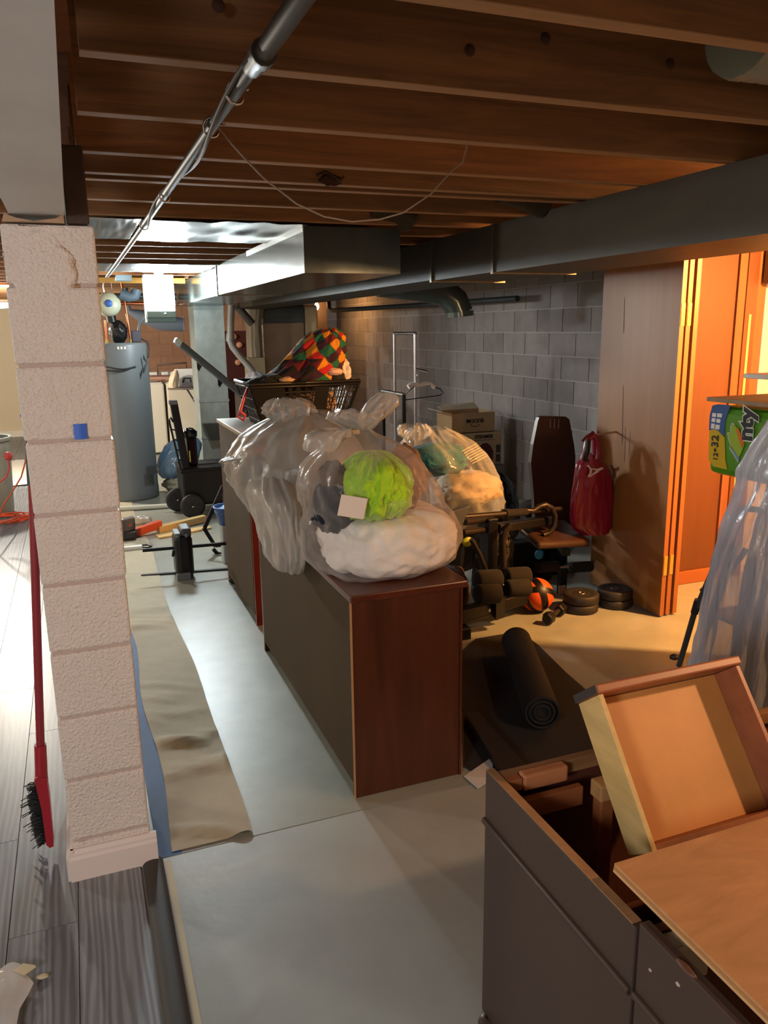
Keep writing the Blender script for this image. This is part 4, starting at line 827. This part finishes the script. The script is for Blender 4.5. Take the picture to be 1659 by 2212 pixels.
single(wavy(-.60, -.268, 1.45, 1.96, .022, .020, 3), 'plastic_scrap', film('scrap_film', '#e4e4e2', .35, .8), 'crumpled clear plastic sheet on the plank floor corner', 'plastic sheet')
m = MB(); q = [aZ(x, y, .03) for x, y in ((28, 2098), (50, 2082), (76, 2086), (78, 2090), (52, 2108))]; m.prism(q, (0, 0, .002)); single(m, 'tape_scrap', M('cream_tape', '#c3b896'), 'scrap of cream tape stuck to the crumpled plastic', 'tape')
p = aZ(92, 2113, .007); single(MB().lump(p+V((0, 0, .005)), (.016, .007, .004), .4, 3, 2), 'wood_chip', M('chip_wood', '#cfc3a0', .8), 'small pale wood chip on the grey plank floor', 'chip')
tc_ = thing('trash_can', (-.66, 7.6, 0), 'grey plastic trash can at the edge of the bright room', 'trash can')
gcan = M('grey_can', '#7d8580', .5, var=((9, 9, 3), .2))
MB().lathe([(0, .0), (.20, .0), (.215, .03), (.245, .60), (.25, .68), (.24, .68), (.20, .04), (0, .035)], (-.86, 7.95, 0), (0, 0, 1), 32).build('body', gcan, tc_)
MB().lathe([(.245, .68), (.268, .685), (.268, .715), (.24, .715)], (-.86, 7.95, 0), (0, 0, 1), 32).build('rim', gcan, tc_)
oc = M('orange_cord', '#d9532c', .5)
m = MB(); pts = [aY(60, 962, 6.3), aY(54, 1000, 6.3), aY(46, 1030, 6.3), aY(28, 1060, 6.4), aY(8, 1090, 6.5), aY(-8, 1130, 6.6)]
rng = random.Random(5); cc = aZ(5, 1125, .01)
for k in range(90): 
    t = k*.42; rr = .16+.05*math.sin(k*.7); pts.append(V((cc.x+rr*1.2*math.cos(t)+rng.uniform(-.03, .03), cc.y+rr*math.sin(t)+rng.uniform(-.02, .02), .012+.03*rng.random())))
m.tube(pts, .0055, 6); single(m, 'extension_cord', oc, 'orange extension cord coiled on the bright plank floor', 'cord')
m = MB(); m.lump(aY(18, 985, 6.9), (.03, .03, .03), .3, 3); m.tube([aY(18, 990, 6.9), aY(20, 1010, 6.9), aY(14, 1030, 6.9), aY(-5, 1045, 6.9)], .007, 6); single(m, 'cord_plug', M('red_plug', '#c04640', .5), 'red cord plug hanging on the trash can side', 'plug')
single(wavy(-.95, -.42, 9.3, 11.2, .02, .02, 7), 'drop_cloth', M('cloth_white', '#d8d2c4', .9), 'white drop cloth lying on the far plank floor', 'cloth')
m = MB().prism([aY(x, y, 13.94) for x, y in ((43, 896), (48, 895), (49, 900), (44, 901))], (0, -.004, 0)); single(m, 'tape_patch', M('blue_tape', '#2f63c9'), 'tiny blue tape patch on the far cream wall', 'tape')
# ================================================================== WATER HEATER AND FAR CLUTTER
wg = M('heater_grey', '#70777a', .4, spec=.4)
h = thing('water_heater', (.42, 8.2, 0), 'tall grey cylindrical water heater with pipes and pump on top', 'water heater')
cx, cy, rad = .425, 8.22, .265
MB().lathe([(0, 0), (rad, 0), (rad+.003, .02), (rad+.003, .10), (rad, .11), (rad, 1.50), (rad-.01, 1.525), (0, 1.53)], (cx, cy, 0), (0, 0, 1), 48).build('tank', wg, h)
MB().prism([(cx+.14, cy-.262, .25), (cx+.235, cy-.19, .25), (cx+.235, cy-.19, .34), (cx+.14, cy-.262, .34)], (.006, -.01, 0)).build('access_panel', M('heater_dark', '#53595c', .5), h)
for k in range(3): MB().box((cx-.03+.03*k, cy-.268, 1.47), (cx-.012+.03*k, cy-.262, 1.495)).build('label', white, h)
m = MB(); m.lump((.43, 8.18, 1.63), (.085, .09, .105), .12, 3); m.build('pump', black, h)
MB().tube([(.38, 8.16, 1.72), (.37, 8.16, 1.80), (.36, 8.16, 1.85)], .045, 14).build('pump_head', black, h)
cop = M('copper', '#b36a48', .3, .9)
MB().tube([(.54, 8.18, 1.52), (.525, 8.18, 1.75), (.50, 8.2, 2.09)], .011, 10).build('pipe', cop, h)
MB().tube([(.32, 8.12, 1.52), (.318, 8.12, 1.74)], .012, 10).build('pipe', cop, h)
for x, y, z in ((.54, 8.18, 1.55), (.32, 8.12, 1.55)): MB().tube([(x, y, z-.025), (x, y, z+.012)], .017, 10).build('fitting', M('brass', '#9a8a50', .35, .8), h)
MB().box((.55, 8.15, 1.53), (.635, 8.25, 1.64), .01).build('control_box', M('purple_box', '#3a3946', .5), h)
MB().tube([(.62, 8.2, 1.63), (.64, 8.2, 1.72), (.70, 8.2, 1.78), (.72, 8.2, 1.85)], .016, 10).build('hose', M('grey_hose', '#4d5458', .5), h)
m = MB(); m.tube([(.64, 8.2, 1.56), (.69, 8.15, 1.53), (.70, 8.1, 1.46), (.68, 8.1, 1.38)], .006, 6)
pts = [(cx+(rad+.008)*math.cos(t), cy+(rad+.008)*math.sin(t), 1.30+.012*math.sin(5*t)) for t in [math.pi*1.05+.09*k for k in range(22)]]
m.tube(pts, .006, 6); m.tube([(x, y, z-.05*abs(math.cos(i*.08))) for i, (x, y, z) in enumerate(pts)], .006, 6); m.build('cord', M('dark_cord', '#2c2d30', .6), h)
for k in range(7): MB().tube([(.63, 8.0, 1.41-.006*k), (.655, 7.985, 1.34), (.615, 7.97, 1.24+.006*k)], .005, 6).build('cord_loop', MATS['dark_cord'], h)
e = thing('expansion_tank', (.368, 8.0, 1.78), 'round cream expansion tank with blue cap hung above the water heater', 'tank')
p = aY(235, 656, 8.0); r_ = .112
ax = V((-.03, -1, .05)).normalized()
MB().lathe([(0, r_*.55), (.045, r_*.53), (.085, r_*.36), (.108, r_*.1), (.112, -.03), (.112, -.12), (.10, -.17), (.05, -.2), (0, -.2)], p+V((0, .06, 0)), ax, 36).build('shell', M('tank_cream', '#b9bca4', .4), e)
MB().lathe([(0, .074), (.028, .072), (.034, .066), (.034, .05)], p+V((0, .06, 0)), ax, 24).build('cap', M('cap_blue', '#3560b0', .5), e)
MB().tube([p+V((-.02, .1, .10)), p+V((-.03, .1, .16)), V((.335, 8.1, 2.099))], .008, 8).build('pipe', steel, e)
MB().tube([p+V((.03, .1, .10)), p+V((.045, .1, .13)), p+V((.04, .1, .22)), V((.42, 8.1, 2.099))], .006, 8).build('hanger_rod', steel, e)
c = thing('electrical_box', (.55, 7.6, 2.0), 'small grey junction box fixed under the joists above the water heater', 'junction box')
p = aY(470/1659*220+200, 590, 7.6)
MB().box((.40, 7.26, 2.055), (.53, 7.40, 2.1005), .005).build('box', M('junction_grey', '#6d8592', .5), c)
pf = M('yellow_joist_wood', '#b98a3c', .6, var=((3, 20, 20), .2))
single(MB().box((.12, 7.62, 2.055), (1.02, 7.66, 2.099)), 'wood_strip', pf, 'yellow wood strip under the joists behind the work light', 'wood strip')
m = MB(); m.tube([(.47, 8.05, 1.98), (.55, 8.05, 1.95), (.60, 8.05, 1.96), (.62, 8.05, 2.02)], .05, 12); single(m, 'pipe_wrap', M('dark_duct_wrap', '#4a5a66', .6), 'dark wrapped pipe elbow above the water heater', 'pipe')
single(MB().tube([(-.04, 8.6, 1.92), (1.04, 8.6, 1.90)], .02, 10), 'copper_pipe', cop, 'horizontal copper pipe on the far side of the water heater', 'pipe')
single(MB().tube([(-.04, 8.5, 1.98), (1.04, 8.5, 1.97)], .03, 10), 'black_pipe', M('black_pipe', '#2f3436', .5), 'horizontal dark pipe above the copper pipe', 'pipe')
m = MB(); p, q = aY(440, 685, 9.5), aY(300, 640, 9.5)
single(MB().tube([V((.60, 9.33, 2.101)), V((.62, 9.4, 1.86)), V((.75, 9.4, 1.80)), V((.95, 9.4, 1.72)), V((1.2, 9.4, 1.70))], [.03, .03, .07, .08, .08], 14), 'grey_hose_duct', M('grey_hose_duct', '#66707c', .6), 'grey flexible hose sagging behind the work light', 'hose')
single(MB().box((1.36, 13.93, 1.66), (1.80, 13.95, 1.86)), 'window_pane', M('bright_paper', '#dfe2ea', .6), 'small white panel high on the far wall beside the duct', 'panel')
# washer, dryer, ironing board
for (x0, x1, lab) in ((.55, 1.10, 'left white washing machine by the far wall half behind the heater'), (1.13, 1.78, 'right white dryer by the far wall behind the square duct')):
    t = thing('washing_machine' if x0 < 1 else 'clothes_dryer', ((x0+x1)/2, 11.4, 0), lab, 'appliance')
    MB().box((x0, 11.0, .02), (x1, 11.65, .95), .02).build('body', M('appliance_cream', '#d8d0bd', .4), t); MB().box((x0, 11.5, .95), (x1, 11.66, 1.08), .02).build('control_panel', white, t)
    MB().box((x0+.02, 11.02, .95), (x1-.02, 11.48, .962), .006).build('lid', white, t); MB().box((x0+.05, 11.02, 0), (x1-.05, 11.6, .022)).build('base', dark, t)
ib = thing('ironing_board', (1.35, 9.9, 0), 'ironing board end with iron and cloth beside the square duct', 'ironing board')
m = MB(); m.prism([(x, y, .94) for x, y in ((1.03, 9.9), (1.06, 9.84), (1.2, 9.78), (2.0, 9.74), (2.0, 10.08), (1.2, 10.02), (1.06, 9.96))], (0, 0, .02)); m.build('board', M('board_cover', '#6a5a52', .8), ib)
for p, q in (((1.25, 9.82, .94), (1.75, 9.82, .0)), ((1.75, 9.98, .94), (1.25, 9.98, .0)), ((1.25, 9.98, .01), (1.25, 9.8, .01)), ((1.75, 9.8, .01), (1.75, 10.0, .01))): MB().tube([p, q], .011, 8).build('leg', M('grey_leg', '#55585c', .4, .6), ib)
ir = thing('clothes_iron', (1.25, 9.88, .962), 'dark clothes iron standing on the ironing board', 'iron')
m = MB(); m.prism([(1.16, 9.86, .965), (1.31, 9.86, .965), (1.31, 9.86, 1.02), (1.24, 9.86, 1.03)], (0, .07, 0)); m.build('body', M('iron_grey', '#5a5356', .4), ir); MB().tube([(1.21, 9.895, 1.02), (1.23, 9.895, 1.07), (1.31, 9.895, 1.07), (1.31, 9.895, 1.02)], .012, 8).build('handle', black, ir)
m = MB(); m.loft([(.964, 1.10, 9.9, .05, .05), (1.02, 1.10, 9.9, .055, .05), (1.10, 1.12, 9.9, .05, .05), (1.17, 1.14, 9.9, .02, .02)], .015, 91); single(m, 'cream_bag', M('cream_plastic', '#d9bfa0', .5), 'small cream plastic bag on the ironing board tip', 'bag')
m = MB(); m.prism([(1.14, 10.02, 1.08), (1.36, 10.02, 1.10), (1.36, 10.02, 1.18), (1.17, 10.02, 1.175)], (0, .01, 0))
single(MB().box((1.14, 10.0, .962), (1.40, 10.03, 1.18), .008), 'white_tray', white, 'white plastic tray stood upright on the ironing board', 'tray')
for k in range(2):
    m = MB(); a, c_ = V((.62, 11.30-.12*k, 1.02)), V((1.25, 11.22-.12*k, 1.012)); m.tube([a+(c_-a)*i/40 for i in range(41)], [.035+.006*(i % 2) for i in range(41)], 12); single(m, 'dryer_hose', M('foil_hose', '#c99a84', .3, .6), ('farther' if k == 0 else 'nearer')+' ribbed foil hose lying on the washing machine', 'hose')
m = MB(); m.tube([V((1.06, 11.3, .965)), V((1.06, 11.3, 1.18)), V((1.45, 11.3, 1.20)), V((1.45, 11.3, .965))], .014, 8); single(m, 'metal_frame', M('dark_frame', '#4a3a34', .5), 'dark tube frame standing on the dryer', 'frame')
# furnace
fu = thing('furnace', (2.62, 10.8, 0), 'tan metal furnace cabinet with dark plenum behind the laundry basket', 'furnace')
MB().box((2.37, 10.5, .0), (2.93, 11.2, 1.72), .01).build('cabinet', M('furnace_tan', '#8d7a66', .4, .4, var=((4, 4, 4), .15)), fu)
MB().box((2.37, 10.49, 1.72), (2.93, 11.2, 1.78), .004).build('collar', galv, fu)
MB().box((2.38, 10.5, 1.78), (2.93, 11.2, 2.095)).build('plenum', M('plenum_dark', '#4a4d4a', .5, .5), fu)
MB().tube([(2.362, 10.48, 1.0), (2.357, 10.48, 1.72)], .012, 8).build('conduit', steel, fu)
MB().box((2.95, 10.55, 1.45), (3.14, 10.9, 1.95), .03).build('side_panel', M('cream_panel', '#c9b48c', .6), fu)
m = MB(); m.loft([(1.283, 2.22, 10.4, .095, .10), (1.5, 2.22, 10.4, .095, .10), (1.7, 2.22, 10.4, .095, .10), (1.95, 2.23, 10.4, .15, .13), (2.09, 2.22, 10.4, .19, .15)], .012, 93, f=2.5, g=1); single(m, 'wrapped_duct', M('canvas_wrap', '#8d8270', .7, .2), 'canvas wrapped round duct widening to the ceiling beside the furnace', 'duct')
single(MB().box((2.10, 10.28, .0), (2.33, 10.52, 1.28), .01), 'filter_box', M('tan_box', '#9c9278', .6), 'tall tan filter box in front of the wrapped duct', 'box')
pv = M('pvc_grey', '#a7acac', .4)
p = thing('drain_pipe', (1.9, 9.8, 1.2), 'pale grey drain pipe bending between the square duct and the furnace', 'pipe')
MB().tube([aY(500, 660, 9.8), aY(497, 735, 9.8), aY(502, 748, 9.8), aY(515, 765, 9.8), aY(545, 800, 9.8), aY(552, 830, 9.8), V((2.0, 9.8, .0))], .042, 14).build('pipe', pv, p)
MB().tube([aY(498, 722, 9.8), aY(497, 738, 9.8)], .05, 14).build('coupling', pv, p)
single(MB().tube([aY(502, 650, 10.1), aY(545, 700, 10.1)], .05, 12), 'dark_strut', M('dark_strut', '#4c4844', .6), 'dark slanted pipe beside the wrapped duct', 'pipe')
wr_ = thing('red_rack', (2.2, 11.6, 1.2), 'dark red rack with round pale ends against the far wall', 'rack')
MB().box((1.95, 11.6, .0), (2.38, 11.9, 1.62), .01).build('body', M('dark_red_wood', '#4a1c1c', .6), wr_)
for (x, y) in ((505, 727), (517, 745), (514, 783)): 
    q = aY(x, y, 11.58); MB().lathe([(0, -.03), (.035, -.028), (.042, -.015), (.042, .02)], q, (0, 1, 0), 16).build('round_end', M('pale_round', '#cf9a78', .6), wr_)
m = MB(); m.loft([(.96, 1.98, 9.2, .09, .09), (1.03, 1.98, 9.2, .15, .11), (1.11, 1.96, 9.2, .12, .09), (1.16, 1.94, 9.2, .05, .04)], .02, 95); single(m, 'grey_sack', film('grey_sack_film', '#b9b3b5', .7, .95), 'pale grey plastic sack on the shelf behind the laundry basket', 'bag')
single(MB().box((1.75, 9.0, .0), (2.3, 9.45, .955), .01), 'side_cupboard', M('dark_cupboard', '#3a2c2a', .6), 'dark cupboard under the pale grey plastic sack', 'cupboard')
single(MB().tube([(3.75, 6.35, 1.87), (3.6, 8.3, 1.87), (3.3, 10.4, 1.87), (3.29, 10.5, 1.9), (3.29, 10.53, 2.09)], .028, 10), 'black_pipe', MATS['black_pipe'], 'long black pipe along the top of the grey block wall', 'pipe')
single(MB().box((3.36, 11.3, .0), (3.50, 11.45, 2.09)), 'flue_post', M('dark_flue', '#3c2c24', .6), 'dark vertical flue post by the bare warm bulb', 'post')
# long padded black board leaning on the laundry basket side
tb = thing('padded_board', (.9, 5.4, 1.1), 'long dark blue padded board leaning above the tall dresser', 'board')
p, q = aY(388, 742, 5.6), aY(535, 862, 5.35)
ax_ = (q-p)/2; nn = V((.55, 0, .83)).normalized()
MB().obox((p+q)/2, ax_, V((0, .065, 0)), nn*.020, .010).build('pad', M('dark_slate_pad', '#27343d', .45), tb)
e_ = ax_.normalized(); MB().obox(p-e_*.012, e_*.03, V((0, .063, 0)), nn*.021, .012).build('end_cap', M('pale_cap', '#7d939b', .5), tb)
for (x, y) in ((430, 790), (475, 825)): MB().prism([aY(x-5, y-8, 5.5), aY(x+6, y+1, 5.5), aY(x, y+12, 5.5), aY(x-4, y+6, 5.5)], (0, .02, 0)).build('clip', black, tb)
MB().tube([(1.06, 5.30, 1.10), (1.06, 5.30, .03)], .015, 8).build('post', blackm, tb); MB().box((.95, 5.15, 0), (1.17, 5.45, .03), .005).build('foot', blackm, tb)
m = MB(); m.tube([V((.90, 4.25, 1.10)), V((.93, 4.22, 1.092)), V((.97, 4.16, 1.092)), V((1.0, 4.12, 1.092))], .006, 6); m.lump((.915, 4.26, 1.098), (.025, .012, .009), .2, 2, 2); single(m, 'white_cable', M('white_cable', '#b5b2ae', .5), 'white cable with plug on top of the tall dresser', 'cable')
m = MB(); m.tube([V((.898, 4.42, 1.318)), V((.87, 4.40, 1.27)), V((.84, 4.38, 1.20)), V((.825, 4.37, 1.16)), V((.85, 4.37, 1.14)), V((.86, 4.36, 1.17)), V((.835, 4.35, 1.19))], .008, 6); single(m, 'pink_strap', M('pink_strap', '#b8404a', .5), 'short pinkish red strap hanging at the laundry basket corner', 'strap')
# ------------------------------------------------------------------ tools on the floor beyond the dressers
ct = thing('tool_cart', (.95, 7.2, 0), 'black rolling tool cart with tall pull handle near the water heater', 'tool cart')
MB().box((.80, 7.05, .10), (1.40, 7.45, .44), .02).build('bin', black, ct)
MB().box((.79, 7.03, .41), (1.41, 7.47, .445), .01).build('rim', black, ct)
MB().box((.90, 7.2, .446), (1.15, 7.44, .452)).build('tray', M('dark_tray', '#232326', .35), ct)
p, q = V((.775, 7.06, 1.03)), V((.845, 7.08, .42))
MB().bar(q, p, .065, .05, up=(0, 1, 0), bev=.008).build('pull_handle', black, ct); MB().obox(p+V((-.005, 0, 0)), V((.035, 0, 0)), V((0, .03, 0)), V((0, 0, .02)), .006).build('handle_cap', M('grey_cap', '#6b6c70', .35), ct)
MB().tube([V((.73, 7.05, .86)), V((.725, 7.05, .88)), V((.74, 7.05, .90)), V((.76, 7.05, .86))], .009, 8).build('side_bar', black, ct)
MB().tube([V((.725, 7.05, .87)), V((.80, 7.05, .40))], .009, 8).build('side_bar', black, ct)
for k in range(4): MB().tube([V((.735+.013*k, 7.05, .80-.09*k)), V((.79+.012*k, 7.06, .78-.09*k))], .006, 6).build('rung', black, ct)
MB().box((.87, 7.12, .45), (.96, 7.3, .72), .02).build('tool_case', M('glossy_black', '#101012', .15), ct)
MB().lump((.905, 7.14, .74), (.06, .06, .05), .2, 3).build('black_sack', M('glossy_black', '#101012'), ct)
MB().box((.875, 7.045, .50), (.885, 7.05, .60)).build('yellow_mark', M('yellow_mark', '#c9b83a', .5), ct)
MB().lump((1.22, 7.2, .46), (.03, .02, .02), .2, 3, 2).build('yellow_tool', M('yellow_mark', '#c9b83a'), ct)
for (x, y) in ((.87, 7.0), (.78, 7.34)):
    w_ = MB().lathe([(0, -.02), (.05, -.022), (.085, -.024), (.105, -.02), (.11, 0), (.105, .02), (0, .02)], (x, y, .11), (0, 1, 0), 32).build('wheel', M('tyre', '#242426', .6), ct)
    for k in range(8): MB().bar(V((x, y-.024, .11)), V((x+.07*math.cos(k*math.pi/4), y-.024, .11+.07*math.sin(k*math.pi/4))), .01, .006).build('spoke', M('spoke_grey', '#38383c', .5), w_)
    MB().lathe([(0, -.034), (.010, -.033), (.012, -.022)], (x, y, .11), (0, 1, 0), 12).build('hub', steel, w_)
m = MB(); m.loft([(.16, .86, 8.3, .10, .10), (.26, .90, 8.3, .18, .14), (.42, .96, 8.3, .19, .14), (.52, 1.0, 8.3, .14, .1), (.56, 1.02, 8.3, .05, .05)], .03, 97); single(m, 'blue_bag', film('blue_bag_film', '#5d86a8', .7, .95), 'blue plastic bag resting on the grey cloth pile by the tool cart', 'bag')
single(MB().lump((.93, 8.3, .085), (.17, .2, .085), .25, 98), 'cloth_pile', M('khaki_cloth', '#8d8b78', .9, bump=(8, .8, .03)), 'khaki grey drop cloth piled on the floor behind the tool cart', 'cloth')
pw3 = M('white_pipe', '#d0d2c4', .4)
single(MB().tube([(.17, 7.58, .024), (.78, 7.50, .024)], .022, 12), 'white_pipe', pw3, 'long white plastic pipe lying on the floor before the water heater', 'pipe')
sw = thing('power_saw', (.36, 6.5, 0), 'orange and black cordless saw lying on the floor by the pillar', 'power tool')
MB().box((.215, 6.40, .012), (.34, 6.50, .075), .015).build('body', M('tool_black', '#2c2a2c', .5), sw)
MB().obox(V((.285, 6.47, .125)), V((.05, .01, .006)), V((-.006, .035, 0)), V((0, 0, .055)), .012).build('battery', M('tool_grey', '#4b4a4c', .5), sw)
MB().box((.245, 6.434, .12), (.315, 6.438, .128)).build('red_stripe', M('tool_red', '#b03a22', .5), sw)
MB().obox(V((.44, 6.56, .055)), V((.11, .06, .012)), V((-.012, .024, 0)), V((0, -.004, .035)), .008).build('handle', M('tool_orange', '#c24a22', .5), sw)
MB().lump((.205, 6.45, .06), (.025, .04, .04), .15, 3, 2).build('motor_cap', M('tool_red', '#b03a22'), sw)
single(MB().obox(V((.73, 6.70, .030)), V((.21, .11, .004)), V((-.012, .03, 0)), V((0, 0, .028)), .003), 'timber_offcut', M('pine', '#c7ac72', .6, var=((3, 20, 20), .15)), 'pale pine offcut lying in line with the orange saw', 'wood')
single(MB().obox(V((.72, 6.50, .008)), V((.22, .08, 0)), V((-.01, .05, 0)), V((0, 0, .006))), 'plywood_offcut', M('pine', '#c7ac72'), 'thin pale wood scrap beside the pine offcut', 'wood')
single(MB().lump((.40, 6.95, .04), (.10, .05, .035), .25, 101), 'plastic_packet', film('packet_film', '#c4c8c6', .6, .9), 'grey clear plastic packet on the floor behind the orange saw', 'packet')
ps = thing('power_strip', (.30, 6.1, 0), 'white power strip with a cable end on the floor by the pillar', 'power strip')
MB().box((.17, 6.10, .002), (.36, 6.15, .032), .008).build('body', white, ps); MB().tube([(.36, 6.12, .015), (.40, 6.10, .012), (.43, 6.14, .01), (.40, 6.2, .01), (.30, 6.2, .01)], .006, 6).build('cable', black, ps)
fn = thing('exercise_box', (.57, 5.3, 0), 'upright black box shaped exercise machine with long side bars on the floor', 'exercise machine')
MB().box((.512, 5.22, .0), (.632, 5.42, .30), .035).build('body', black, fn)
MB().box((.560, 5.24, .275), (.628, 5.40, .345), .015).build('top_block', M('tool_grey', '#4b4a4c'), fn)
MB().box((.516, 5.225, .295), (.558, 5.38, .318), .008).build('top_plate', M('grey_plate', '#6f7274', .4), fn)
for x in (.537, .594): MB().lathe([(0, -.004), (.012, -.003), (.013, 0)], (x, 5.222, .30), (0, 1, 0), 12).build('knob', M('grey_plate', '#6f7274'), fn)
a, c_ = aY(308, 1189, 5.3), aY(498, 1173, 5.3)
MB().bar(a, c_, .02, .02).build('side_bar', blackm, fn)
MB().bar(aZ(305, 1243, .006), aZ(500, 1228, .006), .025, .010).build('floor_bar', blackm, fn)
MB().box((.508, 5.19, .0), (.60, 5.222, .045), .004).build('pedal', M('grey_plate', '#6f7274'), fn)
MB().tube([V((.508, 5.28, .19)), V((.50, 5.28, .15))], .009, 8).build('pin', black, fn)
st_ = thing('folding_stand', (.9, 5.6, 0), 'black folding metal stand half hidden behind the tall dresser', 'stand')
P_ = lambda x, y: aY(x, y, 5.75)
for a, c_ in (((482, 1050), (442, 1140)), ((440, 1140), (465, 1180)), ((465, 1178), (520, 1172)), ((460, 1185), (470, 1197)), ((470, 1197), (520, 1199))): MB().bar(P_(*a), P_(*c_), .028, .022, up=(0, 1, 0)).build('strut', blackm, st_)
MB().bar(V((.95, 5.75, .0)), V((.95, 5.75, .50)), .03, .03, up=(0, 1, 0)).build('leg', blackm, st_)
bk_ = thing('blue_bucket', (.93, 5.62, 0), 'blue bucket of blue cloths sitting beside the tall dresser', 'bucket')
MB().lathe([(0, .28), (.075, .28), (.105, .395), (.112, .40), (.112, .412), (.10, .412), (.072, .30), (0, .29)], (.935, 5.52, .0), (0, 0, 1), 32).build('pail', M('bucket_blue', '#2d4f86', .45), bk_)
MB().lump((.935, 5.52, .375), (.088, .088, .03), .3, 4).build('cloth', M('sky_cloth', '#7d9cc4', .8), bk_)
MB().box((.87, 5.46, .0), (1.0, 5.58, .279), .01).build('base_stand', M('grey_stool', '#8d9190', .5), bk_)
